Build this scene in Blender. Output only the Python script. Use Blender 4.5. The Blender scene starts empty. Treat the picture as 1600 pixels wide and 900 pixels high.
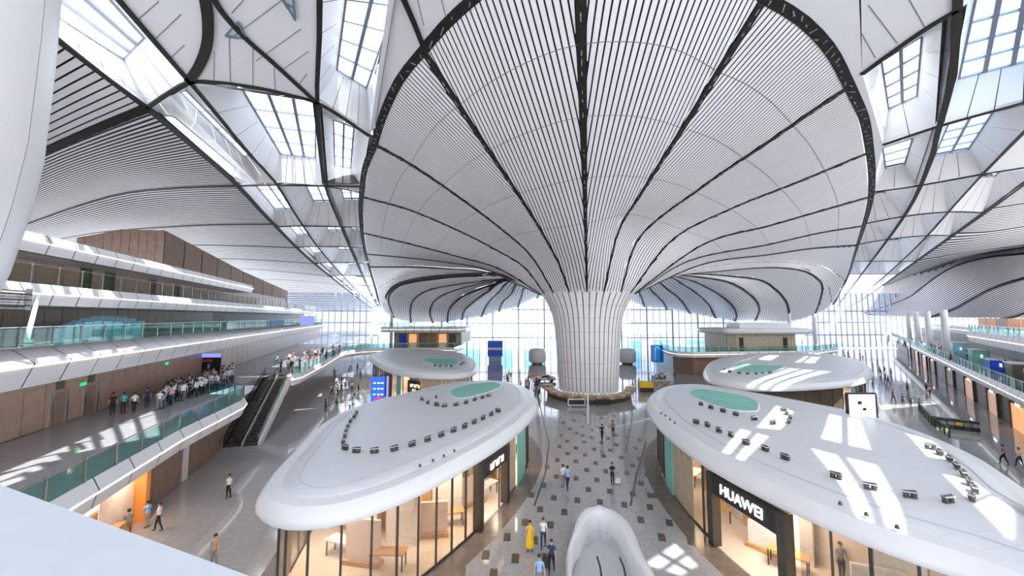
import bpy, bmesh, math, random
from mathutils import Vector, Matrix
random.seed(7)
S = bpy.context.scene
COL = S.collection

# ------------------------------------------------------------------ camera
F = 600.0; HC = 13.5; PITCH = math.atan(45/600)
cd = bpy.data.cameras.new('camera'); cam = bpy.data.objects.new('camera', cd); COL.objects.link(cam)
cam.location = (0, 0, HC); cam.rotation_euler = (math.pi/2+PITCH, 0, 0)
cd.sensor_width = 36; cd.lens = 36*F/1600; cd.clip_end = 3000; cd.clip_start = 0.05
S.camera = cam
# ------------------------------------------------------------------ world, sun, exposure
w = bpy.data.worlds.new('sky'); S.world = w; w.use_nodes = True
nt = w.node_tree; bg = nt.nodes['Background']
tc = nt.nodes.new('ShaderNodeTexCoord'); sx = nt.nodes.new('ShaderNodeSeparateXYZ'); cr = nt.nodes.new('ShaderNodeValToRGB')
nt.links.new(tc.outputs['Generated'], sx.inputs[0]); nt.links.new(sx.outputs['Z'], cr.inputs[0]); nt.links.new(cr.outputs[0], bg.inputs[0])
cr.color_ramp.elements[0].color = (0.97, 0.97, 1, 1); cr.color_ramp.elements[0].position = 0.0
cr.color_ramp.elements[1].color = (0.76, 0.87, 1.0, 1); cr.color_ramp.elements[1].position = 0.9
bg.inputs[1].default_value = 2.5
SUNV = Vector((-8.0, 20.0, -33.0)).normalized()       # travel direction of sunlight
sd = bpy.data.lights.new('sun', 'SUN'); sd.energy = 9.0; sd.angle = math.radians(0.35); sd.color = (1, .97, .92)
so = bpy.data.objects.new('sun', sd); COL.objects.link(so); so.rotation_euler = SUNV.to_track_quat('-Z', 'Y').to_euler()
S.view_settings.view_transform = 'Standard'; S.view_settings.look = 'None'; S.view_settings.gamma = 1
S.view_settings.use_curve_mapping = False
S.view_settings.exposure = 0.35

# ------------------------------------------------------------------ measuring helpers (photo pixel -> point on a real plane)
CP, SP = math.cos(PITCH), math.sin(PITCH)
def ray(px, py):
    a = (px-800)/F; b = (450-py)/F
    return Vector((a, CP-b*SP, SP+b*CP))
def Pz(px, py, z):
    r = ray(px, py); t = (z-HC)/r.z
    return Vector((r.x*t, r.y*t, z))
def Pd(px, py, d):
    r = ray(px, py); t = d/r.y
    return Vector((r.x*t, d, HC+r.z*t))
def roofz(d): return 35.0 if d < 63 else 35.0-0.05*(d-63)
def Pr(px, py, up=0.0):
    lo, hi = 5.0, 400.0
    for _ in range(50):
        m = (lo+hi)/2; p = Pd(px, py, m)
        if p.z < roofz(m)+up: lo = m
        else: hi = m
    return Pd(px, py, lo)
def LL(x0, d, z): return Vector((x0-.338*d, d, z))
def RR(x0, d, z): return Vector((x0+.878*d, d, z))

# ------------------------------------------------------------------ materials
M = {}
def mat(name, col, rough=.5, metal=0, emit=None, estr=0, noise=0, nscale=4, spec=.5):
    m = bpy.data.materials.new(name); m.use_nodes = True; n = m.node_tree; b = n.nodes['Principled BSDF']
    b.inputs['Base Color'].default_value = (*col, 1); b.inputs['Roughness'].default_value = rough; b.inputs['Metallic'].default_value = metal
    b.inputs['Specular IOR Level'].default_value = spec
    if emit: b.inputs['Emission Color'].default_value = (*emit, 1); b.inputs['Emission Strength'].default_value = estr
    if noise:
        t = n.nodes.new('ShaderNodeTexCoord'); x = n.nodes.new('ShaderNodeTexNoise'); x.inputs['Scale'].default_value = nscale
        x.inputs['Detail'].default_value = 4
        r = n.nodes.new('ShaderNodeValToRGB'); c0 = [max(0, v*(1-noise)) for v in col]; c1 = [min(1, v*(1+noise)) for v in col]
        r.color_ramp.elements[0].color = (*c0, 1); r.color_ramp.elements[0].position = .3
        r.color_ramp.elements[1].color = (*c1, 1); r.color_ramp.elements[1].position = .7
        n.links.new(t.outputs['Object'], x.inputs['Vector']); n.links.new(x.outputs[0], r.inputs[0]); n.links.new(r.outputs[0], b.inputs['Base Color'])
    M[name] = m; return m
mat('slat', (.84, .825, .84), .45, noise=.03, nscale=.4)
mat('panel', (.86, .855, .87), .4, noise=.02, nscale=.3)
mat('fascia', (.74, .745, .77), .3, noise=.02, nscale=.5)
mat('dark', (.022, .02, .018), .6, noise=.4, nscale=3, spec=.2)
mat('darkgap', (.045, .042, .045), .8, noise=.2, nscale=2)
mat('strut', (.35, .34, .33), .4, .5, noise=.5, nscale=3)
mat('seam', (.2, .2, .22), .6, noise=.1)
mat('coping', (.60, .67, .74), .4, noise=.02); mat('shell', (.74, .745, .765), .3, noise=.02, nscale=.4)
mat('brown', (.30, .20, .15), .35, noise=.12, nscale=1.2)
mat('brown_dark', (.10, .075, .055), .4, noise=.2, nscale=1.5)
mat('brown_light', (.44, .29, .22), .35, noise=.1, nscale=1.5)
mat('wood', (.42, .25, .12), .4, noise=.25, nscale=3)
mat('beige', (.50, .42, .30), .4, noise=.15, nscale=2)
mat('teal', (.22, .56, .48), .45, noise=.04, nscale=1)
mat('metal', (.55, .55, .56), .25, .9, noise=.1)
mat('dmetal', (.075, .068, .06), .35, .4, noise=.08)
mat('black', (.02, .02, .022), .4, noise=.3)
mat('blue', (.02, .10, .75), .35, noise=.3, nscale=1)
mat('bluebright', (.03, .12, .9), .35, emit=(.03, .12, .9), estr=.8)
mat('screen', (.05, .08, .3), .3, emit=(.25, .3, .95), estr=1.0)
mat('screenw', (.8, .8, .9), .3, emit=(.85, .85, 1), estr=.7)
mat('red', (.75, .03, .05), .4, emit=(.9, .02, .06), estr=.8)
mat('orange', (.70, .27, .07), .4, emit=(.9, .3, .05), estr=.12)
mat('yellow', (.85, .55, .03), .5, noise=.1)
mat('green', (.02, .5, .1), .4, emit=(.0, .8, .15), estr=1.0)
mat('plant', (.10, .22, .07), .7, noise=.5, nscale=5)
mat('letter', (.9, .9, .95), .3, emit=(1, 1, 1), estr=3)
mat('letterwarm', (.9, .7, .5), .3, emit=(1, .75, .55), estr=1.5)
mat('warm_lamp', (1, .8, .55), .3, emit=(1, .70, .40), estr=4)
mat('strip_lamp', (1, .9, .8), .3, emit=(1, .86, .74), estr=1.6)
mat('shopwall', (.75, .66, .58), .5, noise=.1, nscale=1)
mat('cyan', (.35, .68, .80), .3, noise=.1); mat('pinkw2', (.85, .72, .68), .5); mat('shopwood', (.55, .33, .14), .45, noise=.2, nscale=2)
mat('shopfloor', (.70, .62, .55), .2, noise=.08)
mat('inset', (.085, .07, .055), .35, noise=.3, nscale=3)
mat('border', (.17, .14, .12), .2, noise=.15, nscale=2)
mat('outside', (.72, .74, .76), .8, noise=.05, nscale=.05)
mat('skin', (.55, .36, .26), .5); mat('hair', (.015, .012, .01), .5)
for k, c in dict(white=(.8, .8, .82), black=(.02, .02, .025), navy=(.03, .05, .12), lblue=(.3, .5, .8), grey=(.25, .25, .27), yellow=(.85, .5, .02), red=(.55, .06, .05), tan=(.5, .35, .22), teal=(.05, .5, .5), brown=(.35, .14, .08), pink=(.7, .4, .4)).items():
    mat('cloth_'+k, c, .8, noise=.1, nscale=6)
def floor_mat():
    m = mat('floor', (.34, .345, .365), .06, spec=.9); n = m.node_tree; b = n.nodes['Principled BSDF']
    t = n.nodes.new('ShaderNodeTexCoord')
    x = n.nodes.new('ShaderNodeTexNoise'); x.inputs['Scale'].default_value = 3.5; x.inputs['Detail'].default_value = 8
    br = n.nodes.new('ShaderNodeTexBrick'); br.inputs['Scale'].default_value = 1; br.offset = 0.5
    br.inputs['Brick Width'].default_value = 2.4; br.inputs['Row Height'].default_value = 1.2; br.inputs['Mortar Size'].default_value = .012
    br.inputs['Color1'].default_value = (.41, .405, .42, 1); br.inputs['Color2'].default_value = (.39, .39, .405, 1); br.inputs['Mortar'].default_value = (.34, .34, .355, 1)
    mp = n.nodes.new('ShaderNodeMapping'); mp.inputs['Rotation'].default_value = (0, 0, math.radians(11))
    mx = n.nodes.new('ShaderNodeMixRGB'); mx.blend_type = 'MULTIPLY'; mx.inputs[0].default_value = 1
    r = n.nodes.new('ShaderNodeValToRGB'); r.color_ramp.elements[0].color = (.88, .88, .88, 1); r.color_ramp.elements[0].position = .35; r.color_ramp.elements[1].position = .65
    n.links.new(t.outputs['Object'], x.inputs['Vector']); n.links.new(t.outputs['Object'], mp.inputs[0]); n.links.new(mp.outputs[0], br.inputs['Vector'])
    n.links.new(x.outputs[0], r.inputs[0]); n.links.new(br.outputs[0], mx.inputs[1]); n.links.new(r.outputs[0], mx.inputs[2]); n.links.new(mx.outputs[0], b.inputs['Base Color'])
floor_mat()
def glass(name, tint, refl=.08, rough=.03, fk=.6):
    m = bpy.data.materials.new(name); m.use_nodes = True; n = m.node_tree; n.nodes.clear()
    o = n.nodes.new('ShaderNodeOutputMaterial'); t = n.nodes.new('ShaderNodeBsdfTransparent'); g = n.nodes.new('ShaderNodeBsdfGlossy')
    lw = n.nodes.new('ShaderNodeLayerWeight'); lw.inputs[0].default_value = .5; f = n.nodes.new('ShaderNodeMath'); f.operation = 'POWER'; f.inputs[1].default_value = 4; n.links.new(lw.outputs['Facing'], f.inputs[0])
    ma = n.nodes.new('ShaderNodeMath'); ma.operation = 'MAXIMUM'; ma.inputs[1].default_value = refl
    x = n.nodes.new('ShaderNodeMixShader'); t.inputs[0].default_value = (*tint, 1); g.inputs['Roughness'].default_value = rough
    fm_ = n.nodes.new('ShaderNodeMath'); fm_.operation = 'MULTIPLY'; fm_.inputs[1].default_value = fk; n.links.new(f.outputs[0], fm_.inputs[0]); n.links.new(fm_.outputs[0], ma.inputs[0]); n.links.new(ma.outputs[0], x.inputs[0]); n.links.new(t.outputs[0], x.inputs[1]); n.links.new(g.outputs[0], x.inputs[2]); n.links.new(x.outputs[0], o.inputs[0])
    M[name] = m
glass('g_sky', (.93, .97, 1), .01, fk=.12); glass('g_shop', (.86, .83, .78), .16, fk=1.0); glass('g_teal', (.66, .87, .83), .05, fk=.3); glass('g_haze', (.60, .66, .78), .04, fk=.3); glass('g_facade', (.80, .85, .92), .03, fk=.3); glass('g_blue', (.28, .66, .95), .05, fk=.3); glass('g_clear', (.86, .9, .86), .04, fk=.3)
glass('g_skyblue', (.62, .84, .97), .01, fk=.12)

# ------------------------------------------------------------------ mesh helpers
class MB:
    def __init__(s): s.v = []; s.f = []; s.mi = []
    def face(s, pts, mi=0):
        i = len(s.v); s.v += [tuple(p) for p in pts]; s.f.append(tuple(range(i, i+len(pts)))); s.mi.append(mi); return s
    def grid(s, rows, closed=False, mi=0):
        i = len(s.v); n = len(rows[0])
        for r in rows: s.v += [tuple(p) for p in r]
        for a in range(len(rows)-1):
            for b in range(n if closed else n-1):
                c = (b+1) % n
                s.f.append((i+a*n+b, i+a*n+c, i+(a+1)*n+c, i+(a+1)*n+b)); s.mi.append(mi)
        return s
    def hexa(s, lo, hi, mi=0):     # lo, hi: equal loops of points, joined as a solid
        i = len(s.v); n = len(lo); s.v += [tuple(p) for p in lo]+[tuple(p) for p in hi]
        s.f.append(tuple(range(i+n-1, i-1, -1))); s.f.append(tuple(range(i+n, i+2*n))); s.mi += [mi, mi]
        for k in range(n):
            c = (k+1) % n; s.f.append((i+k, i+c, i+n+c, i+n+k)); s.mi.append(mi)
        return s
    def box(s, c, sz, rz=0, mi=0):
        R = Matrix.Rotation(rz, 3, 'Z'); h = Vector(sz)/2; c = Vector(c)
        L = [c+R @ Vector((a*h.x, b*h.y, -h.z)) for a, b in ((-1, -1), (1, -1), (1, 1), (-1, 1))]
        return s.hexa(L, [p+Vector((0, 0, sz[2])) for p in L], mi)
    def bar(s, a, b, wd, ht, up=Vector((0, 0, 1)), mi=0):
        a = Vector(a); b = Vector(b); d = (b-a)
        if d.length < 1e-6: return s
        d.normalize(); sd_ = d.cross(up)
        if sd_.length < 1e-4: sd_ = d.cross(Vector((1, 0, 0)))
        sd_.normalize(); u = sd_.cross(d).normalized()
        q = [sd_*(x*wd/2)+u*(y*ht/2) for x, y in ((-1, -1), (1, -1), (1, 1), (-1, 1))]
        return s.hexa([a+k for k in q], [b+k for k in q], mi)
    def tube(s, a, b, r0, r1=None, n=8, mi=0):
        a = Vector(a); b = Vector(b); r1 = r0 if r1 is None else r1; d = (b-a).normalized()
        x = d.cross(Vector((0, 0, 1)));
        if x.length < 1e-4: x = Vector((1, 0, 0))
        x.normalize(); y = d.cross(x)
        A = [a+(x*math.cos(t)+y*math.sin(t))*r0 for t in [2*math.pi*k/n for k in range(n)]]
        B = [b+(x*math.cos(t)+y*math.sin(t))*r1 for t in [2*math.pi*k/n for k in range(n)]]
        return s.hexa(A, B, mi)
    def lathe(s, c, prof, n=32, mi=0, caps=True):
        c = Vector(c); rows = [[c+Vector((r*math.cos(2*math.pi*k/n), r*math.sin(2*math.pi*k/n), z)) for k in range(n)] for r, z in prof]
        s.grid(rows, True, mi)
        if caps: s.face(rows[0][::-1], mi); s.face(rows[-1], mi)
        return s
    def build(s, name, m, parent=None, smooth=False, base=None):
        me = bpy.data.meshes.new(name)
        v = s.v
        if base is not None: v = [tuple(Vector(p)-Vector(base)) for p in v]
        me.from_pydata(v, [], s.f)
        for k in (m if isinstance(m, (list, tuple)) else [m]): me.materials.append(M[k])
        me.polygons.foreach_set('material_index', s.mi)
        if smooth: me.polygons.foreach_set('use_smooth', [True]*len(me.polygons))
        me.update()
        o = bpy.data.objects.new(name, me); COL.objects.link(o)
        if base is not None: o.location = base
        if parent is not None: o.parent = parent
        return o
def tag(o, label=None, cat=None, group=None, kind=None):
    if label: o['label'] = label
    if cat: o['category'] = cat
    if group: o['group'] = group
    if kind: o['kind'] = kind
    return o
def empty(name, label=None, cat=None, group=None, loc=(0, 0, 0), kind=None, parent=None):
    o = bpy.data.objects.new(name, None); COL.objects.link(o); o.location = loc; o.empty_display_size = .3
    if parent: o.parent = parent
    return tag(o, label, cat, group, kind)
def part(mb, name, m, parent, smooth=False):   # parent is an empty at loc; mesh given in world coordinates
    o = mb.build(name, m, parent, smooth)
    return o
def link(o, name, parent=None):
    c = o.copy(); COL.objects.link(c); c.name = name
    if parent is not None: c.parent = parent
    return c
def text(body, size, m, origin, xdir, ydir, depth, name, parent=None):
    cu = bpy.data.curves.new('t', 'FONT'); cu.body = body; cu.size = size; cu.extrude = depth; cu.align_x = 'CENTER'; cu.align_y = 'CENTER'
    t = bpy.data.objects.new('t', cu); COL.objects.link(t); bpy.context.view_layer.update()
    me = bpy.data.meshes.new_from_object(t.evaluated_get(bpy.context.evaluated_depsgraph_get()))
    bpy.data.objects.remove(t); x = Vector(xdir).normalized(); y = Vector(ydir).normalized(); z = x.cross(y).normalized(); y = z.cross(x)
    me.transform(Matrix((( x.x, y.x, z.x, origin[0]), (x.y, y.y, z.y, origin[1]), (x.z, y.z, z.z, origin[2]), (0, 0, 0, 1))))
    me.materials.clear(); me.materials.append(M[m])
    o = bpy.data.objects.new(name, me); COL.objects.link(o)
    if parent is not None: o.parent = parent
    return o
def catmull(P, n):
    out = []
    if len(P) == 2: return [P[0].lerp(P[1], k/(n-1)) for k in range(n)]
    Q = [P[0]*2-P[1]]+P+[P[-1]*2-P[-2]]; dense = []
    for i in range(1, len(Q)-2):
        for k in range(12):
            t = k/12; a, b, c, d = Q[i-1:i+3]
            dense.append(.5*((2*b)+(c-a)*t+(2*a-5*b+4*c-d)*t*t+(3*b-a-3*c+d)*t**3))
    dense.append(P[-1]); L = [0]
    for i in range(1, len(dense)): L.append(L[-1]+(dense[i]-dense[i-1]).length)
    j = 0
    for k in range(n):
        s = L[-1]*k/(n-1)
        while j < len(L)-2 and L[j+1] < s: j += 1
        q = (s-L[j])/max(1e-9, L[j+1]-L[j]); out.append(dense[j].lerp(dense[j+1], min(1, max(0, q))))
    return out
UPV = Vector((0, 0, 1))

# ------------------------------------------------------------------ floor and ground
WELL = [Pz(a, b, 0) for a, b in ((893,905),(905,868),(915,845),(925,832),(938,828),(952,836),(966,852),(978,876),(990,905))]+[Vector((6.9, 14.5, 0)), Vector((2.3, 14.5, 0))]
bm = bmesh.new(); ed = []
for lp in ([(-150, -60, 0), (190, -60, 0), (260, 160, 0), (-150, 160, 0)], WELL):
    vs = [bm.verts.new(p) for p in lp]; ed += [bm.edges.new((vs[i], vs[(i+1) % len(vs)])) for i in range(len(vs))]
bmesh.ops.triangle_fill(bm, use_beauty=True, edges=ed)
for f in bm.faces:
    if f.normal.z < 0: f.normal_flip()
me = bpy.data.meshes.new('floor'); bm.to_mesh(me); bm.free(); me.materials.append(M['floor'])
fl = bpy.data.objects.new('floor', me); COL.objects.link(fl); tag(fl, kind='structure')
g = MB().face([(-1500, -1500, -.6), (1500, -1500, -.6), (1500, 1500, -.6), (-1500, 1500, -.6)]).build('ground', 'outside'); tag(g, kind='structure')
ins6 = [(410,403),(360,442),(268,434),(208,474),(256,533),(367,545),(418,494),(472,552),(518,503),(500,410),(458,450),(452,370),(490,337),(403,332),(321,325),(360,362),(445,305),(398,272),(360,299),(573,344),(598,418),(626,382),(586,566),(625,515),(664,466),(692,427),(734,523),(706,577),(664,637),(622,705),(541,624),(420,611),(305,600),(192,587),(75,576),(120,648),(37,718),(76,818),(165,733),(240,660),(367,675),(797,650),(822,588),(762,719),(898,737),(921,665),(224,388),(273,356),(520,310),(550,285),(655,350),(510,255),(433,250),(390,240),(435,215),(545,240),(478,275),(363,230),(282,292),(320,268),(290,240),(330,210),(390,200),(470,205),(520,200),(600,250),(640,300),(610,215),(660,262),(580,180),(420,175),(350,170),(300,180),(480,160),(540,150),(400,145),(150,520)]
insp = [(780+a/3, 600+b/3) for a, b in ins6]+[(759,867),(721,895),(771,897),(1122,880),(1016,774),(1140,905),(690,915)]
ime = None
for k, (a, b) in enumerate(insp):
    p = Pz(a, b, 0); rz = -math.atan2(p.x+2, p.y+6)*.8
    if ime is None:
        ime = MB().box((0, 0, .004), (.42, .85, .012)).build('floor_inset', 'inset', fl); o = ime
    else: o = link(ime, 'floor_inset', fl)
    o.location = (p.x, p.y, 0); o.rotation_euler = (0, 0, rz)
# dark expansion rails in the floor
for pl in ([(838,600),(845,640),(852,668),(858,690),(852,740),(835,790)], [(985,600),(988,650),(978,705)], [(1010,690),(995,740),(985,790)]):
    q = [Pz(a, b, .006) for a, b in pl]; mb = MB()
    for i in range(len(q)-1): mb.bar(q[i], q[i+1], .14, .012)
    mb.build('floor_joint', 'inset', fl)

# ------------------------------------------------------------------ the great funnel column
C = Vector((13.2, 67.5, 0)); A0 = math.atan2(-C.x, C.y)      # angle 0 faces the camera
def dirv(deg):      # deg>0 = to the left as seen from the camera
    a = math.radians(deg); b = A0
    base = Vector((-C.x, -C.y)).normalized()
    return Vector((base.x*math.cos(a)+base.y*math.sin(a), -base.x*math.sin(a)+base.y*math.cos(a)))
THR = [(9, 18.3)]
def throat(deg, r=8.0, z=17.4):
    v = dirv(deg); return Vector((C.x+v.x*r, C.y+v.y*r, z))
def trace(pix, deg, end):       # near ribs: vertical plane through the throat point and the rib's end
    a = throat(deg); e = end; out = [a]; dx, dy = e.x-a.x, e.y-a.y
    for px, py in pix:
        r = ray(px, py); k = r.x/r.y
        t = (k*a.y-a.x)/(dx-k*dy); d = a.y+dy*t
        if 0.04 < t < .97: out.append((t, Pd(px, py, d)))
    out = out[:1]+[p for t, p in sorted(out[1:], key=lambda q: q[0])]
    out.append(e); return out
def far(pix, deg, d0, d1):
    a = throat(deg); out = [a]; n = len(pix)
    for i, (px, py) in enumerate(pix): out.append(Pd(px, py, d0+(d1-d0)*(i/(n-1))))
    return out
prof = [(5, 1.2), (5.75, 11.8), (6.2, 14), (7.0, 16), (8, 17.4), (10.9, 19.8), (13.3, 21.6), (21.6, 26.4), (34, 31.8), (41, 35)]
def center_rib(end, deg):
    a = throat(deg); out = [a]; L = (end-a).xy.length
    for r, z in prof[5:9]:
        t = (r-8)/33; out.append(Vector((a.x+(end.x-a.x)*t, a.y+(end.y-a.y)*t, a.z+(z-17.4)/(35-17.4)*(end.z-a.z))))
    out.append(end); return out
near = [  # (deg, rim pixel, trace, is a dark rib)
 (-19, (1190,5), [(1135,92),(1080,180),(1000,305),(965,365),(945,410)], 1),
 (0, (905,-80), None, 1),
 (20, (665,85), [(740,200),(830,335),(870,405),(880,430)], 1),
 (42, (590,228), [(650,262),(720,310),(780,355),(830,400)], 1),
 (62, (568,308), [(640,328),(720,362),(780,393),(820,418)], 1),
 (78, (568,364), [(640,381),(720,402),(780,420)], 1),
 (90, (573,397), [(640,403),(700,410),(760,421)], 1),
 (100, (578,417), [(640,417),(700,420),(760,426)], 1)]
nearR = [(-41, (1320,140), [(1260,180),(1200,222),(1100,290),(1000,370)], 1),
 (-60, (1353,240), [(1250,283),(1140,327),(1050,375)], 1),
 (-76, (1357,308), [(1280,330),(1200,353),(1100,381)], 1),
 (-88, (1347,353), [(1280,364),(1200,382),(1080,406)], 1),
 (-98, (1338,383), [(1270,388),(1200,398),(1100,412)], 1)]
farL = [(118, [(815,433),(740,431),(676,436),(631,444),(612,455),(607,469),(612,486),(616,497)], 71, 150, 1),
 (126, [(800,436),(748,440),(687,449),(659,458),(644,472),(641,488),(642,504)], 72, 146, 1),
 (134, [(810,434),(770,438),(726,449),(692,461),(676,474),(672,491),(677,505)], 73, 143, 1),
 (142, [(820,435),(787,440),(742,454),(714,469),(701,486),(699,504)], 74, 141, 1),
 (150, [(798,438),(762,456),(737,474),(724,488),(722,500)], 76, 140, 1),
 (157, [(806,438),(778,458),(762,474),(752,495)], 77, 139, 1),
 (164, [(817,441),(798,460),(784,474),(780,487)], 78, 138, 1),
 (170, [(827,448),(815,463),(809,480)], 80, 137, 1),
 (176, [(846,446),(843,456),(839,466)], 82, 136, 1)]
farR = [(-116, [(1030,434),(1120,424),(1200,418),(1250,422),(1273,432),(1285,447),(1281,470),(1273,492)], 71, 152, 1),
 (-124, [(1030,432),(1090,428),(1136,431),(1186,437),(1208,449),(1225,466),(1232,483),(1232,503)], 71, 146, 1),
 (-132, [(1030,431),(1094,433),(1142,442),(1169,458),(1183,472),(1186,486),(1180,501)], 72, 143, 1),
 (-140, [(1030,432),(1072,436),(1100,447),(1128,463),(1146,480),(1151,494),(1147,502)], 73, 141, 1),
 (-148, [(1020,432),(1047,433),(1067,444),(1092,461),(1108,477),(1118,497)], 74, 140, 1),
 (-156, [(1011,431),(1039,449),(1064,469),(1078,490)], 77, 139, 1),
 (-163, [(1000,437),(1019,455),(1036,472),(1042,483)], 78, 138, 1),
 (-170, [(986,445),(1000,460),(1007,479)], 80, 137, 1),
 (-176, [(968,440),(971,455),(972,468)], 82, 136, 1)]
NS = 28
ribs = []
for deg, ends, px, isr in near+nearR:
    e = Pr(*ends); ribs.append((deg, catmull(center_rib(e, deg) if px is None else trace(px, deg, e), NS), isr))
for deg, px, d0, d1, isr in farL+farR: ribs.append((deg, catmull(far(px, deg, d0, d1), NS), isr))
ribs.append((180, catmull([throat(180), Pd(907, 440, 84), Pd(906, 452, 110), Pd(905, 462, 136)], NS), 0))
ribs.sort(key=lambda r: r[0])
def guide(da, db, dg_, u, px, py, d):     # a seam-free curve between two ribs whose end meets the skylight strip
    A_ = [r for r in ribs if r[0] == da][0][1]; B_ = [r for r in ribs if r[0] == db][0][1]; e = Pd(px, py, d)
    L = [a.lerp(b, u) for a, b in zip(A_, B_)]; return (dg_, [p+(e-L[-1])*(k/(NS-1))**3 for k, p in enumerate(L)], 0)
ribs += [guide(100, 118, 106, .35, 588, 452, 155), guide(100, 118, 112, .7, 597, 482, 158), guide(-98, -116, -104, .35, 1320, 440, 155), guide(-98, -116, -110, .7, 1300, 476, 158)]
ribs.sort(key=lambda r: r[0])
ribs.insert(0, (-180, ribs[-1][1], 0))
# rim: dense pixel outline for the near part so the panel ends follow the true curve
rimL = [(905,-80),(850,-62),(800,-34),(750,0),(700,45),(665,85),(630,128),(605,180),(590,228),(575,265),(568,308)]
rimR = [(905,-80),(985,-88),(1080,-75),(1140,-42),(1190,5),(1245,38),(1290,85),(1320,140),(1343,190),(1353,240)]
def rim_between(i):     # returns function u->rim correction on sector i (near sectors only)
    d0, d1 = ribs[i][0], ribs[i+1][0]
    table = {(-60, -41): [(1353,240),(1343,190),(1320,140)], (-41, -19): [(1320,140),(1290,85),(1245,38),(1190,5)],
             (-19, 0): [(1190,5),(1140,-42),(1080,-75),(985,-88),(905,-80)], (0, 20): [(905,-80),(850,-62),(800,-34),(750,0),(700,45),(665,85)],
             (20, 42): [(665,85),(630,128),(605,180),(590,228)], (42, 62): [(590,228),(575,265),(568,308)]}
    t = table.get((d0, d1))
    return catmull([Pr(*p) for p in t], 33) if t else None
fcol = empty('funnel_column', 'giant white funnel column flaring into a slatted ceiling with dark radial ribs', 'column', loc=(0, 0, 0))
UN = 12
def sector_surface(i):
    A = ribs[i][1]; B = ribs[i+1][1]; Pm = ribs[i-1][1] if i > 0 else ribs[-3][1]; Pn = ribs[i+2][1] if i+2 < len(ribs) else ribs[2][1]
    rim = rim_between(i)
    def f(u, ti):
        t = max(0, min(NS-1, ti)); k = min(NS-2, int(t)); q = t-k
        a, b, m, n = (X[k].lerp(X[k+1], q) for X in (A, B, Pm, Pn))
        # Cardinal spline across ribs with damped tangents
        L = (b-a).length+1e-6
        ta = (b-m)*(L/((b-a).length+(a-m).length+1e-6)); tb = (n-a)*(L/((n-b).length+(b-a).length+1e-6))
        if rim is not None: ta *= .9; tb *= .9
        h = (2*u**3-3*u*u+1)*a+(u**3-2*u*u+u)*ta+(3*u*u-2*u**3)*b+(u**3-u*u)*tb
        if rim is not None:
            kk = min(31, int(u*32)); R_ = rim[kk].lerp(rim[kk+1], u*32-kk)
            s = t/(NS-1); e0 = (2*u**3-3*u*u+1)*A[-1]+(u**3-2*u*u+u)*((B[-1]-Pm[-1])*.9*((B[-1]-A[-1]).length/((B[-1]-A[-1]).length+(A[-1]-Pm[-1]).length+1e-6)))+(3*u*u-2*u**3)*B[-1]+(u**3-u*u)*((Pn[-1]-A[-1])*.9*((B[-1]-A[-1]).length/((Pn[-1]-B[-1]).length+(B[-1]-A[-1]).length+1e-6)))
            h = h+(R_-e0)*(s*s)
        return h
    return f
RW = .42      # half width of a rib channel
back = MB(); rim_pts = []; ribn = {}
for i in range(len(ribs)-1):
    f = sector_surface(i); dg = (ribs[i][0]+ribs[i+1][0])/2; near_s = -60 <= ribs[i][0] and ribs[i+1][0] <= 62
    # dark backing above
    ref = C+dirv(dg).to_3d()*25+Vector((0, 0, 5))
    def nrm(u, t):
        p = f(u, t); n = (f(min(1, u+.1), t)-f(max(0, u-.1), t)).cross(f(u, min(NS-1, t+1))-f(u, max(0, t-1)))
        n = n.normalized() if n.length > 1e-6 else Vector((0, 0, 1))
        rf = ref if (t < 6 and abs(dg) > 90) else Vector((0, 20, 5))
        return n if n.dot(p-rf) > 0 else -n
    back.grid([[f(u/6, t)+nrm(u/6, t)*.5 for u in range(7)] for t in range(0, NS)])
    ribn[i] = [nrm(.03, t) for t in range(NS)]
    for u in range(0, 8): rim_pts.append((dg, f(u/8, NS-1), near_s or abs(dg) < 112))
    width = [(f(1, t)-f(0, t)).length for t in range(NS)]
    isr0, isr1 = ribs[i][2], ribs[i+1][2]
    spacing = .50 if near_s else (.62 if abs(dg) < 101 else .8)
    gap = .13 if near_s else .14
    W = max(width); TS = 3 if near_s else 1; K = int(W/2/spacing)+1
    panel = MB(); single = -41 <= ribs[i][0] and ribs[i+1][0] <= 42
    holder = None
    for k in range(-K, K):
        mb = MB() if single else panel
        rows = []
        for tt in range(0, (NS-1)*TS+1):
            t = tt/TS; wd = max(.01, width[int(t)]+(width[min(NS-1, int(t)+1)]-width[int(t)])*(t-int(t))); rw = min(RW*(.4+.6*t/(NS-1)), .14*wd)
            lo = max(0+(rw/wd if isr0 else 0), .5+(k*spacing+gap/2)/wd); hi = min(1-(rw/wd if isr1 else 0), .5+((k+1)*spacing-gap/2)/wd)
            if hi-lo > .02/wd: rows.append([f(lo, t), f(hi, t)])
            else:
                if len(rows) > 1: mb.grid(rows)
                rows = []
        if len(rows) > 1: mb.grid(rows)
        if single and mb.f: mb.build('slat', 'slat', fcol, True)
    if not single: tag(panel.build('slat_panel', 'slat', fcol, True), kind='stuff')
    # concentric fine joints drawn as thin dark bars under the slats
    if near_s or abs(dg) < 95:
        jb = MB()
        for t in (9.5, 14.5, 19.5, 23.5):
            q = [f(u/8, t)+Vector((0, 0, -.015)) for u in range(9)]
            for a, b in zip(q, q[1:]): jb.bar(a, b, .05, .03)
        tag(jb.build('joint_line', 'seam', fcol), kind='stuff')
back.build('backing', 'darkgap', fcol)
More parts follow.
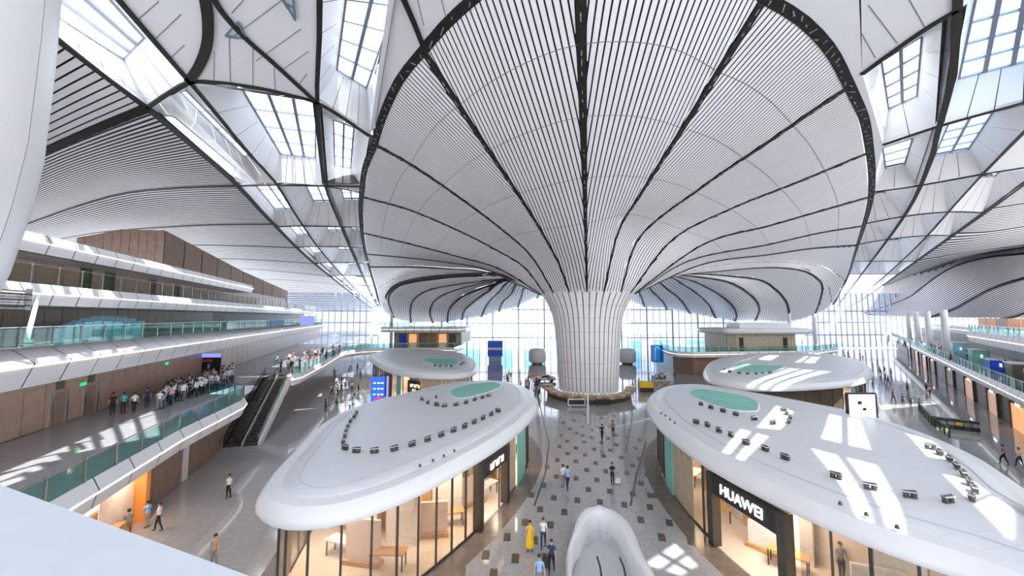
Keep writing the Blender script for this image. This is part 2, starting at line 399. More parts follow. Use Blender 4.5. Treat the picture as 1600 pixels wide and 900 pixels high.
for ri, (deg, R_, isr) in enumerate(ribs):
    if not isr or ri not in ribn: continue
    mb = MB(); nn_ = ribn[ri]
    for k in range(NS-1):
        wd = (.62 if -61 <= deg <= 63 else .8)*(.3+.7*k/NS); m = (nn_[k]+nn_[k+1]).normalized()
        mb.bar(R_[k]-nn_[k]*.03, R_[k+1]-nn_[k+1]*.03, wd, .14, m)
    o = mb.build('rib', 'dark', fcol)
    if -61 <= deg <= 63:      # ducts and lamps in the wide near channels
        mb = MB()
        for k in range(6, NS-1):
            for q in (.0, .5):
                p = R_[k].lerp(R_[k+1], q)-nn_[k]*.12; d = (R_[k+1]-R_[k]).normalized()
                if random.random() < .5: mb.bar(p, p+d*random.uniform(.15, .6), .08, .06)
        tag(mb.build('conduit', 'strut', o), kind='stuff')
# dark lattice rim
rim_pts.sort(key=lambda r: r[0]); RP = [p for d, p, ok in rim_pts if ok]
mb = MB(); st = MB()
for k in range(len(RP)-1):
    a, b = RP[k], RP[k+1]
    if (b-a).length > 12 or (b-a).length < .02: continue
    out = Vector(((a-C).x, (a-C).y, 0)).normalized()*.42
    mb.bar(a+out, b+out, .85, .12)
    n = max(1, int((b-a).length/1.1))
    for j in range(n):
        p = a.lerp(b, (j+random.random()*.6)/n)+out*random.uniform(.3, 1.7)-Vector((0, 0, .08)); q = a.lerp(b, (j+.5)/n)+out*random.uniform(.2, 1.8)-Vector((0, 0, .08))
        st.bar(p, q, .08, .05)
        if j % 2: st.box(p, (.14, .14, .06), random.random())
rimo = mb.build('rim_channel', 'dark', fcol); tag(st.build('lattice', 'strut', rimo), kind='stuff')
# shaft: clad in vertical strips and joints
NP = 44
sp = [(5.0, 1.0), (5.3, 5.5), (5.75, 11.8), (6.2, 14), (7.0, 16), (8.05, 17.5)]
ring_z = [1.0, 3.5, 6, 8.5, 11, 13.3, 15.3, 17.5]
def rad(z):
    for (r0, z0), (r1, z1) in zip(sp, sp[1:]):
        if z <= z1: return r0+(r1-r0)*(z-z0)/(z1-z0)
    return sp[-1][0]
MB().lathe((C.x, C.y, 0), [(rad(z)-.16, z) for z in (.3+1, 4, 8, 11.8, 14, 16, 17.6)], 44).build('shaft_core', 'seam', fcol)
for k in range(NP):
    a0 = 2*math.pi*(k+.08)/NP; a1 = 2*math.pi*(k+.92)/NP
    if math.sin((a0+a1)/2) > .45: continue
    mb = MB()
    for z0, z1 in zip(ring_z, ring_z[1:]):
        rows = []
        for z in (z0+.012, (z0+z1)/2, z1-.012):
            rows.append([C+Vector((rad(z)*math.cos(a), rad(z)*math.sin(a), z)) for a in (a0, a1)])
        mb.grid(rows)
    mb.build('cladding_strip', 'slat', fcol, True)

# ------------------------------------------------------------------ roof: strips of coffers and skylights
ceil = empty('ceiling', kind='structure')
wn = [0]
def mullions(quad, nu, nv, up, wd=.28, name='window', glassm='g_sky', fm='strut2'):
    a, b, c, d = quad; wn[0] += 1
    W = empty('window_%d' % wn[0], kind='structure')
    f = MB()
    def pt(u, v): return a.lerp(b, u).lerp(d.lerp(c, u), v)
    for i in range(nu+1): f.bar(pt(i/nu, 0), pt(i/nu, 1), wd if 0 < i < nu else wd*.8, .25)
    for j in range(nv+1): f.bar(pt(0, j/nv), pt(1, j/nv), wd*.45, .2)
    f.build('window_frame', fm, W)
    for i in range(nu):
        for j in range(nv):
            e = .02
            q = [pt((i+e)/nu, (j+e)/nv), pt((i+1-e)/nu, (j+e)/nv), pt((i+1-e)/nu, (j+1-e)/nv), pt((i+e)/nu, (j+1-e)/nv)]
            MB().face(q).build('pane', glassm, W)
    return W
mat('strut2', (.20, .24, .32), .4, .2, noise=.1); mat('softseam', (.55, .56, .58), .5); mat('strut3', (.36, .38, .46), .4, .2, noise=.1)
def loft_wall(a, b, c, d, n, center, m='panel', holder=None, bk=True):   # a-b at the base, d-c at the opening; split into n panels
    holder = holder or ceil
    nrm = (b-a).cross(d-a)
    if nrm.length < 1e-6: return
    nrm.normalize()
    if nrm.dot((a+b+c+d)/4-center) < 0: nrm = -nrm
    if bk: MB().face([a+nrm*.45, b+nrm*.45, c+nrm*.45, d+nrm*.45]).build('backing', 'darkgap', holder)
    L = (b-a).length; g = min(.04, .02*L)
    for k in range(n):
        u0 = k/n+(g/L if k else 0); u1 = (k+1)/n-(g/L if k < n-1 else 0)
        MB().face([a.lerp(b, u0), a.lerp(b, u1), d.lerp(c, u1), d.lerp(c, u0)]).build('coffer_panel', m, holder)
def coffer(base, opening, nu, nv, nwall=(3, 3, 3, 3), glassm='g_sky', fm='strut2', wd=.28, bk=True):
    h = empty('coffer', parent=ceil)
    cc = (sum(base, Vector())+sum(opening, Vector()))/8
    for k in range(4):
        loft_wall(base[k], base[(k+1) % 4], opening[(k+1) % 4], opening[k], nwall[k], cc, holder=h, bk=bk)
    mullions(opening, nu, nv, 0, wd, glassm=glassm, fm=fm)
def flat(poly, seams=(), name='ceiling_panel'):
    c = sum(poly, Vector())/len(poly)
    MB().face([p+Vector((0, 0, .1)) for p in poly]).build('backing', 'darkgap', ceil)
    MB().face([p+Vector((0, 0, .0)) for p in poly]).build(name, 'panel', ceil)
    for a, b in seams:
        MB().bar(a-Vector((0, 0, .01)), b-Vector((0, 0, .01)), .05, .03).build('panel_joint', 'seam', ceil)
def beam(pix, wd=.35, up=-.05, n=None, m='dark'):
    P = [Pr(*p) for p in pix]; Q = catmull(P, n or max(4, len(P)*5)); mb = MB()
    for a, b in zip(Q, Q[1:]): mb.bar(a+Vector((0, 0, up)), b+Vector((0, 0, up)), wd, .18)
    return mb.build('roof_beam', m, ceil)
R_ = Pr
def seams_px(lst): return [(Pr(*a), Pr(*b)) for a, b in lst]

# --- left strip, near cells
UPO = 4.0
def O(px, py, up=UPO): return Pr(px, py, up)
coffer([R_(300,130), R_(495,160), R_(508,290), R_(430,284)], [O(378,138), O(495,152), O(493,246), O(438,240)], 3, 4, (3, 3, 5, 5), wd=.36)
coffer([R_(495,160), R_(577,212), R_(562,300), R_(508,290)], [O(521,187), O(553,199), O(548,262), O(523,258)], 2, 4, (2, 3, 3, 3))
coffer([R_(500,-60), R_(615,-60), R_(577,212), R_(495,160)], [O(545,-40), O(635,-40), O(573,137), O(526,108)], 2, 5, (2, 6, 4, 5), wd=.3)
flat([R_(615,-60), R_(750,0), R_(700,45), R_(660,85), R_(620,140), R_(577,212)], seams_px([((690,0),(700,40)),((650,-10),(662,40))]))
flat([R_(615,-60), R_(700,-110), R_(905,-125), R_(905,-80), R_(850,-62), R_(800,-34), R_(750,0)])
# middle band above the first cross arc: panelled web with curved beams
flat([R_(180,0), R_(135,-60), R_(300,-60), R_(318,0), R_(328,50), R_(318,95), R_(295,127)], seams_px([((248,2),(210,35)),((283,22),(238,65)),((288,70),(265,92)),((245,0),(285,-45))]))
flat([R_(300,-60), R_(330,-60), R_(340,0), R_(385,60), R_(430,100), R_(495,160), R_(400,138), R_(340,130), R_(295,127), R_(318,95), R_(328,50), R_(318,0)], seams_px([((335,80),(334,130)),((358,60),(360,132)),((395,75),(395,135)),((428,105),(430,142))]))
flat([R_(330,-60), R_(500,-60), R_(497,80), R_(495,160), R_(430,100), R_(385,60), R_(340,0)], seams_px([((440,0),(360,60)),((470,45),(400,95)),((482,80),(440,110)),((380,0),(362,20)),((480,115),(468,130))]))
mullions([R_(352,55), R_(372,33), R_(385,60), R_(372,58)], 1, 1, 0, .2); mullions([R_(440,-5), R_(458,-8), R_(461,30), R_(450,12)], 1, 2, 0, .2)
# outer band
coffer([R_(45,30), R_(150,-60), R_(297,128), R_(230,168)], [O(30,-12), O(130,-50), O(226,58), O(193,92)], 3, 1, (2, 4, 3, 5), fm='strut3', wd=.45)
coffer([R_(230,168), R_(265,149), R_(402,287), R_(372,290)], [O(257,180,1.6), O(272,182,1.6), O(368,262,1.6), O(362,275,1.6)], 1, 4, (2, 5, 2, 5), fm='strut3', wd=.12, bk=False)  # narrow opening added to show as a sunlit sliver of side wall
coffer([R_(265,149), R_(297,128), R_(430,284), R_(402,287)], [O(282,143,1.6), O(291,141,1.6), O(388,240,1.6), O(382,244,1.6)], 1, 4, (2, 5, 2, 5), fm='strut3', wd=.12, bk=False)  # second narrow opening, standing in for another sunlit wall sliver
# longitudinal lines of the left strip
LI = [(568,308), (568,364), (573,397), (578,417), (584,445), (590,470), (595,485)]
L1 = [(508,290), (525,335), (548,390), (566,430), (580,460), (592,482)]
L2 = [(430,284), (462,335), (500,390), (535,430), (562,458), (588,482)]
LO = [(372,290), (418,340), (478,400), (520,435), (552,460), (584,484)]
def at_y(line, y):
    for (x0, y0), (x1, y1) in zip(line, line[1:]):
        if y0 <= y <= y1: return (x0+(x1-x0)*(y-y0)/(y1-y0), y)
    (x0, y0), (x1, y1) = (line[0], line[1]) if y < line[0][1] else (line[-2], line[-1])
    return (x0+(x1-x0)*(y-y0)/(y1-y0), y)
ys = [290, 323, 354, 386, 411, 431, 446, 458, 467, 475, 481]
def cells(lines, ys, frac, sd, glassm='g_sky'):
    for k in range(len(ys)-1):
        for j in range(len(lines)-1):
            yy = lambda q, w: ys[q][w] if isinstance(ys[q], tuple) else ys[q]; a, b = at_y(lines[j], yy(k, j)), at_y(lines[j+1], yy(k, j+1)); c, d = at_y(lines[j+1], yy(k+1, j+1)), at_y(lines[j], yy(k+1, j))
            base = [R_(*p) for p in (a, b, c, d)]
            u0, u1, v0, v1 = frac[j]
            def q(u, v): return base[0].lerp(base[1], u).lerp(base[3].lerp(base[2], u), v)+Vector((0, 0, 2.4))
            n = 3 if k < 4 else 1
            coffer(base, [q(u0, v0), q(u1, v0), q(u1, v1), q(u0, v1)], 2 if k < 4 else 1, 3 if k < 4 else 1, (n, n, n, n), glassm=glassm if j != 0 else 'g_sky', wd=.25)
for y in ys[::1]:
    pass
cells([LO, L2, L1, LI], ys[0:1]+ys[2:], [(.15, .85, .1, .8), (.45, .95, .1, .6), (.3, .85, .1, .55)], 1)
for ln in ([(180,-8),(240,62),(297,128),(345,185),(385,236),(430,284),(462,335),(500,390),(535,430),(562,458),(588,482)], [(500,-60),(499,60),(495,160),(500,225),(508,290),(525,335),(548,390),(566,430),(580,460),(592,482)]):
    beam(ln, .38)
beam([(40,25),(130,97),(230,168),(300,226),(372,290),(418,340),(478,400),(520,435),(552,460),(584,484)], .8)
beam([(230,168),(262,146),(297,128),(340,128),(400,136),(450,147),(495,160),(535,183),(577,212)], .38)
beam([(318,-20),(325,30),(323,70),(312,100),(295,127)], .7)
beam([(325,-25),(345,15),(385,60),(430,100),(495,160)], .38); beam([(625,-15),(645,30),(660,68)], .38)
for y in ys[0:1]+ys[2:7]: beam([at_y(LO, y), at_y(L2, y-1), at_y(L1, y), at_y(LI, y+1)], .3)

# --- right strip
RI = [(1353,240), (1357,308), (1347,353), (1338,383), (1325,430), (1312,462), (1303,480)]
R1 = [(1467,197), (1451,259), (1413,337), (1360,410), (1326,455), (1307,480)]
R2 = [(1640,160), (1600,207), (1544,262), (1500,310), (1417,400), (1345,462), (1311,484)]
RO = [(1700,215), (1600,286), (1533,336), (1433,407), (1350,466), (1315,486)]
coffer([R_(1347,115), R_(1497,14), R_(1467,197), R_(1380,226)], [O(1377,96), O(1441,56), O(1433,150), O(1388,170)], 2, 4, (4, 4, 2, 5))
coffer([R_(1380,226), R_(1467,197), R_(1434,290), R_(1362,300)], [O(1379,231,2), O(1426,216,2), O(1413,257,2), O(1384,263,2)], 1, 3, (2, 2, 2, 2))
coffer([R_(1497,-80), R_(1800,-80), R_(1700,140), R_(1470,195)], [O(1533,-50), O(1700,-90), O(1680,75), O(1497,123)], 4, 5, (3, 3, 5, 3), glassm='g_skyblue', wd=.35)
coffer([R_(1467,197), R_(1640,152), R_(1535,272), R_(1434,290)], [O(1482,192,3), O(1551,175,3), O(1513,233,3), O(1460,243,3)], 2, 4, (3, 3, 3, 2), glassm='g_skyblue')
flat([R_(1640,152), R_(1800,100), R_(1800,150), R_(1634,262), R_(1535,272)])
flat([R_(1215,0), R_(1160,-60), R_(1340,-60), R_(1345,-20), R_(1347,115), R_(1320,140), R_(1290,85), R_(1245,38)])
flat([R_(1340,-60), R_(1500,-60), R_(1497,14), R_(1347,115)], seams_px([((1357,8),(1402,67)),((1410,-20),(1445,42)),((1345,50),(1368,90))]))
flat([R_(1347,115), R_(1380,226), R_(1362,300), R_(1353,240), R_(1343,190), R_(1320,140)])
flat([R_(905,-125), R_(1100,-125), R_(1340,-60), R_(1160,-60), R_(1215,0), R_(1190,5), R_(1140,-42), R_(1080,-75), R_(985,-88), R_(905,-80)])
ysr = [300, 352, 384, 408, 428, 445, 458, 468, 476]
cells([RI, R1, R2, RO], [(300, 290, 272, 262), (350, 338, 331, 332), (382, 374, 368, 368)]+ysr[3:], [(.05, .45, .1, .45), (.2, .6, .08, .4), (.3, .6, .1, .4)], -1, 'g_skyblue')
beam([(1499,-60),(1497,14),(1493,58),(1487,131),(1467,197),(1451,259),(1413,337),(1360,410),(1326,455),(1307,480)], .5)
beam([(1700,100),(1600,207),(1544,262),(1500,310),(1417,400),(1345,462),(1311,484)], .3)
beam([(1720,200),(1600,286),(1533,336),(1433,407),(1350,466),(1315,486)], .7)
beam([(1347,115),(1405,73),(1450,42),(1497,14)], .38); beam([(1380,226),(1467,197),(1600,160),(1700,130)], .38); beam([(1362,300),(1434,290),(1535,272),(1610,260)], .35)
for y in ((350, 338, 331, 332), (382, 374, 368, 368), (408,)*4, (428,)*4, (445,)*4): beam([at_y(L_, q) for L_, q in zip((RI, R1, R2, RO), y)], .28)

# --- side petals: ribs run away from the strip
def petal(ribpts, name_slats, spacing_px, thick, isL, label):
    H = empty('ceiling', kind='structure')
    n = 20; R = [catmull(r, n) for r in ribpts]
    def pn(i, t):
        q = (R[min(i+1, len(R)-1)][t]-R[max(0, i-1)][t]).cross(R[i][min(n-1, t+1)]-R[i][max(0, t-1)]); q = q.normalized() if q.length > 1e-6 else UPV
        return q if q.dot(R[i][t]-Vector((0, 20, 5))) > 0 else -q
    bk = MB().grid([[R[i][t]+pn(i, t)*1.0 for t in range(n)] for i in range(len(R))]).build('backing', 'darkgap', H, True)
    for i in range(len(R)-1):
        a, b = R[i], R[i+1]; single, ns = name_slats[i]
        pm = MB()
        for k in range(ns):
            g = .22/ns if not single else .1/ns
            off = min(.03, .35/max(1, (b[0]-a[0]).length))
            u0 = off+(1-2*off)*(k/ns)+g; u1 = off+(1-2*off)*((k+1)/ns)-g
            mb = MB() if single else pm
            mb.grid([[a[t].lerp(b[t], u) for u in (u0, u1)] for t in range(n)])
            if single: mb.build('slat', 'slat', H, True)
        if not single: tag(pm.build('slat_panel', 'slat', H, True), kind='stuff')
        mb = MB(); 
        for t in range(n-1): mb.bar(b[t]-pn(i+1, t)*.03, b[t+1]-pn(i+1, t+1)*.03, thick[i], .14, pn(i+1, t))
        mb.build('rib', 'dark', H)
    return H
def hr(pix, d0, slope):   # points on a rib whose plan line starts at pixel0's roof point and runs with slope dd/dx
    e = Pr(*pix[0]); out = [e]
    for px, py in pix[1:]:
        r = ray(px, py); k = r.x/r.y        # x = k*d ; d = e.y + slope*(x-e.x)
        d = (e.y-slope*e.x)/(1-slope*k); out.append(Pd(px, py, d))
    return out
def fr(pix, dend, d0):
    p0 = Pr(*pix[0]); d0 = d0 or p0.y; n = len(pix)
    return [Pd(px, py, d0+(dend-d0)*(i/(n-1))**.8) for i, (px, py) in enumerate(pix)]
left_ribs = [[Vector((-30, 22, 35.5)), Vector((-50, 22, 33)), Vector((-80, 22, 30))], hr([(40,25),(0,60),(-60,120),(-160,200)], 0, -.05),
 hr([(230,168),(140,205),(50,245),(-60,300),(-180,340)], 0, -.05),
 hr([(368,290),(280,293),(190,302),(110,325),(40,350),(-60,385),(-140,405)], 0, -.08),
 hr([(430,350),(330,351),(235,356),(160,362),(100,372),(20,388)], 0, -.08),
 hr([(467,387),(380,384),(290,383),(210,388),(150,395)], 0, -.08),
 hr([(497,412),(420,407),(340,404),(260,408)], 0, -.08),
 hr([(520,432),(450,425),(380,420),(300,424)], 0, -.08),
 hr([(538,446),(480,440),(420,437),(340,440)], 0, -.08),
 hr([(560,464),(515,460),(460,459),(380,462)], 0, -.08),
 hr([(584,486),(560,486),(520,488),(440,490)], 0, -.08)]
petal(left_ribs, [(False, 6), (True, 12), (False, 30), (False, 22), (False, 18), (False, 18), (False, 16), (False, 16), (False, 14), (False, 12)], 0,
      [.3, 1.3, 1.1, 1.0, .9, .85, .8, .7, .6, .4], True, '')
right_ribs = [hr([(1760,168),(1800,160),(1900,150)], 0, .05),
 hr([(1600,286),(1680,278),(1800,268)], 0, .05),
 hr([(1547,326),(1600,318),(1680,308),(1800,295)], 0, .05),
 hr([(1497,364),(1545,362),(1600,354),(1700,340)], 0, .05),
 fr([(1433,407),(1500,396),(1570,386),(1700,370)], 100, None),
 fr([(1380,447),(1440,424),(1500,404),(1570,391),(1700,375)], 99, None),
 fr([(1350,490),(1413,468),(1440,450),(1467,430),(1500,413),(1550,401),(1600,396),(1700,385)], 98, 185),
 fr([(1447,498),(1487,484),(1517,468),(1550,451),(1600,435),(1700,410)], 96, 150),
 fr([(1540,501),(1580,496),(1620,482),(1700,455)], 94, 125),
 fr([(1640,503),(1680,499),(1740,490)], 93, 105)]
petal(right_ribs, [(False, 16), (False, 14), (False, 14), (False, 10), (False, 12), (False, 16), (False, 20), (False, 18), (False, 10)], 0, [.5, .5, .6, .05, .05, .75, .75, .6, .2], False, '')

# --- unseen roof over and behind the viewer, openings shaped to throw sun patches
def up_to(P, z): k = (z-P.z)/(-SUNV.z); return P-SUNV*k
ZR = 36.5
spots = []
def hole(pix, z, nu, nv): spots.append(([up_to(Pz(a, b, z), ZR) for a, b in pix], nu, nv))
hole([(1213,628),(1247,640),(1227,668),(1180,664)], 6.1, 1, 2)
hole([(1156,664),(1210,678),(1172,714),(1130,695)], 6.1, 2, 1)
hole([(1295,642),(1352,652),(1372,700),(1282,680)], 6.1, 2, 2)
hole([(1265,693),(1382,722),(1446,824),(1348,792),(1226,732)][:4], 6.1, 2, 2)
hole([(1414,669),(1470,681),(1507,715),(1450,709)], 6.1, 1, 1)
hole([(1471,733),(1530,741),(1600,787),(1600,855)], 6.1, 1, 2)
hole([(1000,882),(1055,845),(1096,884),(1066,903)], .02, 2, 2)
for k in range(5):
    y = 686+k*15; hole([(-40,y+24),(150-28*k,y-8),(158-28*k,y+1),(-40,y+33)], 5.5, 1, 1)
hole([(160,665),(240,640),(246,646),(172,668)], 5.5, 1, 1)
hole([(50,538),(215,536),(220,560),(55,572)], 11.0, 4, 1)
xs0, xs1, y0_, y1_ = -75, 75, -45, 24.0
inside = [q for q in spots if all(xs0+.3 < p.x < xs1-.3 and y0_+.3 < p.y < y1_-.3 for p in q[0])]
o = MB().hexa([(xs0, y0_, ZR), (xs1, y0_, ZR), (xs1, y1_, ZR), (xs0, y1_, ZR)], [(xs0, y0_, ZR+.15), (xs1, y0_, ZR+.15), (xs1, y1_, ZR+.15), (xs0, y1_, ZR+.15)]).build('ceiling_panel', 'panel', ceil)
cut = MB()
for q, nu, nv in inside:
    c_ = sum(q, Vector())/4; q2 = q if (q[1]-q[0]).cross(q[2]-q[1]).z > 0 else q[::-1]
    cut = MB().hexa([p-UPV*1 for p in q2], [p+UPV*1 for p in q2]).build('cutter', 'panel')
    md = o.modifiers.new('b', 'BOOLEAN'); md.object = cut; md.solver = 'EXACT'; md.operation = 'DIFFERENCE'
    me = bpy.data.meshes.new_from_object(o.evaluated_get(bpy.context.evaluated_depsgraph_get())); o.modifiers.clear(); o.data = me
    bpy.data.objects.remove(cut)
MB().face([Pr(1800,-80), Vector((110, 22, 35)), Vector((110, 50, 35)), Pr(1800,150), Pr(1800,100)]).build('ceiling_panel', 'panel', ceil)
for q, nu, nv in inside: mullions(q, nu, nv, 0, .3, fm='strut2')  # glazing added in the openings shaped for the sun patches

# ------------------------------------------------------------------ far glass facade
fac = empty('wall_far', kind='structure')
fp = [(690,140),(720,139),(760,138),(800,137),(845,136),(905,135.5),(970,136),(1010,137),(1050,138),(1090,139),(1150,140)]
def fx(px): 
    for (a, d0), (b, d1) in zip(fp, fp[1:]):
        if a <= px <= b: return d0+(d1-d0)*(px-a)/(b-a)
top = [(690,505),(722,500),(752,495),(780,487),(809,480),(839,466),(905,462),(972,468),(1007,479),(1042,483),(1078,490),(1118,498),(1150,503)]
def ty(px):
    for (a, y0), (b, y1) in zip(top, top[1:]):
        if a <= px <= b: return y0+(y1-y0)*(px-a)/(b-a)
NM = 46
for k in range(NM+1):
    px = 690+460*k/NM; d = fx(px); t = Pd(px, ty(px), d); b = Vector((t.x, t.y, 0)); big = k % 4 == 0
    MB().bar(b, t+Vector((0, 0, .6)), .5 if big else .18, .4 if big else .2).build('mullion', 'strut2' if big else 'strut3', fac)
    if k < NM:
        px2 = 690+460*(k+1)/NM; t2 = Pd(px2, ty(px2), fx(px2)); b2 = Vector((t2.x, t2.y, 0))
        for z0, z1, gm in ((0, 5.2, 'g_blue' if (k*7) % 5 in (0, 1, 3) else 'g_facade'), (5.2, 11.2, 'g_facade'), (11.2, 30, 'g_facade')):  # some lower panes tinted blue to stand in for signs and reflections
            za, zb = min(z1, t.z+.6), min(z1, t2.z+.6)
            if za <= z0: continue
            MB().face([b+Vector((0, 0, z0)), b2+Vector((0, 0, z0)), b2+Vector((0, 0, zb)), b+Vector((0, 0, za))]).build('pane', gm, fac)
for z in (6.1, 11.2, 16):
    mb = MB(); ok = False
    for k in range(NM):
        a = 690+460*k/NM; b = 690+460*(k+1)/NM; A_ = Pd(a, 500, fx(a)); B_ = Pd(b, 500, fx(b)); ta = Pd(a, ty(a), fx(a)).z
        if ta > z: mb.bar((A_.x, A_.y, z), (B_.x, B_.y, z), .3, .35)
    mb.build('transom', 'strut3', fac)

# ------------------------------------------------------------------ levels left and right
def wall_panels(name, pa, pb, z0, z1, m, n, parent_kind='structure', thick=.1):
    W = empty(name, kind='structure')
    pa = Vector(pa); pb = Vector(pb); d = (pb-pa); L = d.length; dn = d.normalized(); nr = Vector((dn.y, -dn.x))
    MB().hexa([(pa.x+nr.x*.1, pa.y+nr.y*.1, z0), (pb.x+nr.x*.1, pb.y+nr.y*.1, z0), (pb.x, pb.y, z0), (pa.x, pa.y, z0)], [(pa.x+nr.x*.1, pa.y+nr.y*.1, z1), (pb.x+nr.x*.1, pb.y+nr.y*.1, z1), (pb.x, pb.y, z1), (pa.x, pa.y, z1)]).build('wall_core', 'brown_dark', W)
    for k in range(n):
        a = pa+d*(k/n)+dn*.03; b = pa+d*((k+1)/n)-dn*.03
        for s in (1,):
            lo = [(a.x-nr.x*thick, a.y-nr.y*thick, z0+.05), (b.x-nr.x*thick, b.y-nr.y*thick, z0+.05), (b.x+nr.x*(thick+.1), b.y+nr.y*(thick+.1), z0+.05), (a.x+nr.x*(thick+.1), a.y+nr.y*(thick+.1), z0+.05)]
            MB().hexa(lo, [(x, y, z1) for x, y, z in lo]).build('wall_panel', m, W)
    return W
def slab(line, inner, z0, z1, name='floor_slab', lamp=True, prof=None):
    """line: plan polyline of the visible edge; inner: polyline of the back edge (same length)"""
    H = empty(name, kind='structure')
    MB().grid([[Vector((p.x, p.y, z1)) for p in line], [Vector((p.x, p.y, z1)) for p in inner]]).build('deck', 'floor', H)
    MB().grid([[Vector((p.x, p.y, z0)) for p in line], [Vector((p.x, p.y, z0)) for p in inner]]).build('soffit', 'fascia', H)
    # outward normals
    nn = []
    for i in range(len(line)):
        a = line[max(0, i-1)]; b = line[min(len(line)-1, i+1)]; t = (b-a); nr = Vector((t.y, -t.x, 0)).normalized()
        c = line[i]-inner[i]; c.z = 0
        if nr.dot(c) < 0: nr = -nr
        nn.append(nr)
    h = z1-z0
    P = prof or [(-.0, h), (.05, h-.02), (.3, h*.62), (.32, h*.56), (.25, h*.5), (.05, .0), (-.3, 0)]
    rows = [[Vector((p.x, p.y, z0+z))+n*o for p, n in zip(line, nn)] for o, z in P]
    for i in range(len(line)-1):
        seg = (line[i+1]-line[i]).length; k = max(1, int(seg/2.4))
        for j in range(k):
            u0 = j/k+.004; u1 = (j+1)/k-.004
            MB().grid([[r[i].lerp(r[i+1], u0), r[i].lerp(r[i+1], u1)] for r in rows]).build('fascia_panel', 'fascia', H)
    MB().grid([[p-n*.04 for p, n in zip(r, nn)] for r in rows]).build('backing', 'seam', H)
    if lamp:
        mb = MB(); R0 = [Vector((p.x, p.y, z0+h*.53))+n*.33 for p, n in zip(line, nn)]
        for a, b in zip(R0, R0[1:]): mb.bar(a, b, .05, .07)
        mb.build('light_strip', 'strip_lamp', H)
    return H
def balustrade(line, z, step, label, lean=0, h=1.15, name='glass_balustrade', post='metal', group=None, gm='g_teal', cap=300):
    H = empty(name, label, 'railing', group); npt = 0
    rail = MB(); pts = []
    for a, b in zip(line, line[1:]):
        L = (b-a).length; k = max(1, int(round(L/step)))
        for j in range(k): pts.append(a.lerp(b, j/k))
    pts.append(line[-1])
    stuff_p = MB(); stuff_g = MB()
    for i, p in enumerate(pts):
        p = Vector((p.x, p.y, z)); far_ = p.y > 75
        mb = stuff_p if far_ else MB()
        mb.bar(p, p+Vector((0, 0, h)), .06, .12); mb.bar(p+Vector((0, 0, h*.9)), p+Vector((.12, -.04, h)), .05, .05)
        if not far_: mb.build('post', post, H)
        if i < len(pts)-1:
            q = Vector((pts[i+1].x, pts[i+1].y, z)); e = (q-p).normalized()*.05
            mb = stuff_g if far_ else MB()
            mb.hexa([p+e, q-e, q-e+Vector((.015, .015, 0)), p+e+Vector((.015, .015, 0))], [v+Vector((0, 0, h*.93)) for v in (p+e, q-e, q-e+Vector((.015, .015, 0)), p+e+Vector((.015, .015, 0)))])
            if not far_: mb.build('glass_panel', gm, H)
            rail.bar(p+Vector((0, 0, h)), q+Vector((0, 0, h)), .06, .05)
    if stuff_p.f: tag(stuff_p.build('post', post, H), kind='stuff')
    if stuff_g.f: tag(stuff_g.build('glass_panel', gm, H), kind='stuff')
    rail.build('handrail', post, H)
    return H
def sub(line, n):
    return catmull(line, n)
# left, second level
e1 = [LL(-14.2, 6, 0), LL(-14.2, 17, 0), LL(-14.2, 28, 0), Vector((-26.0, 37.5, 0)), Vector((-26.9, 39.2, 0)), Vector((-28.6, 40.3, 0)), Vector((-31.5, 40.6, 0))]
i1 = [LL(-26, 6, 0), LL(-26, 17, 0), LL(-26, 28, 0), LL(-26, 37.5, 0), LL(-26, 39, 0), LL(-26, 40, 0), LL(-26, 41, 0)]
slab(e1, i1, 4.0, 5.5)
balustrade([p for p in e1], 5.5, 2.45, 'teal tinted glass balustrade along the left gallery in front of the waiting crowd')
e1b = [Vector((-33.6, 54.5, 0)), Vector((-30.6, 54, 0)), Vector((-30.5, 56, 0)), Vector((-34, 70, 0)), Vector((-38, 84, 0)), Vector((-39, 90, 0)), Vector((-37.5, 96, 0)), Vector((-33, 99, 0)), Vector((-24, 100.5, 0)), Vector((-15, 101, 0))]
i1b = [LL(-26, 54.5, 0), LL(-26, 55, 0), LL(-26, 56, 0), LL(-26, 70, 0), LL(-26, 84, 0), LL(-26, 95, 0), LL(-26, 112, 0), LL(-10, 118, 0), LL(10, 119, 0), Vector((-14, 118, 0))]
slab(e1b, i1b, 4.0, 5.5)
balustrade(e1b[1:], 5.5, 2.6, 'green tinted glass balustrade behind the escalator, curving round the far gallery')
MB().face([(-31.5, 40.6, 5.5), (-33.2, 54.5, 5.5), LL(-26, 54.5, 5.5), LL(-26, 41, 5.5)]).build('gallery_deck', 'floor').__setitem__('kind', 'structure')
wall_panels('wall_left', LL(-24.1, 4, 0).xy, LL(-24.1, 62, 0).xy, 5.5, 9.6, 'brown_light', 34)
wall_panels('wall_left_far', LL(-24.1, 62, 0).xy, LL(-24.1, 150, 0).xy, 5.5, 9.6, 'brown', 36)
wall_panels('wall_left_lower', LL(-16.3, 4, 0).xy, LL(-16.3, 60, 0).xy, 0, 4.0, 'brown', 32)
wall_panels('wall_left_lower_far', LL(-16.3, 60, 0).xy, LL(-16.3, 150, 0).xy, 0, 4.0, 'brown', 36)
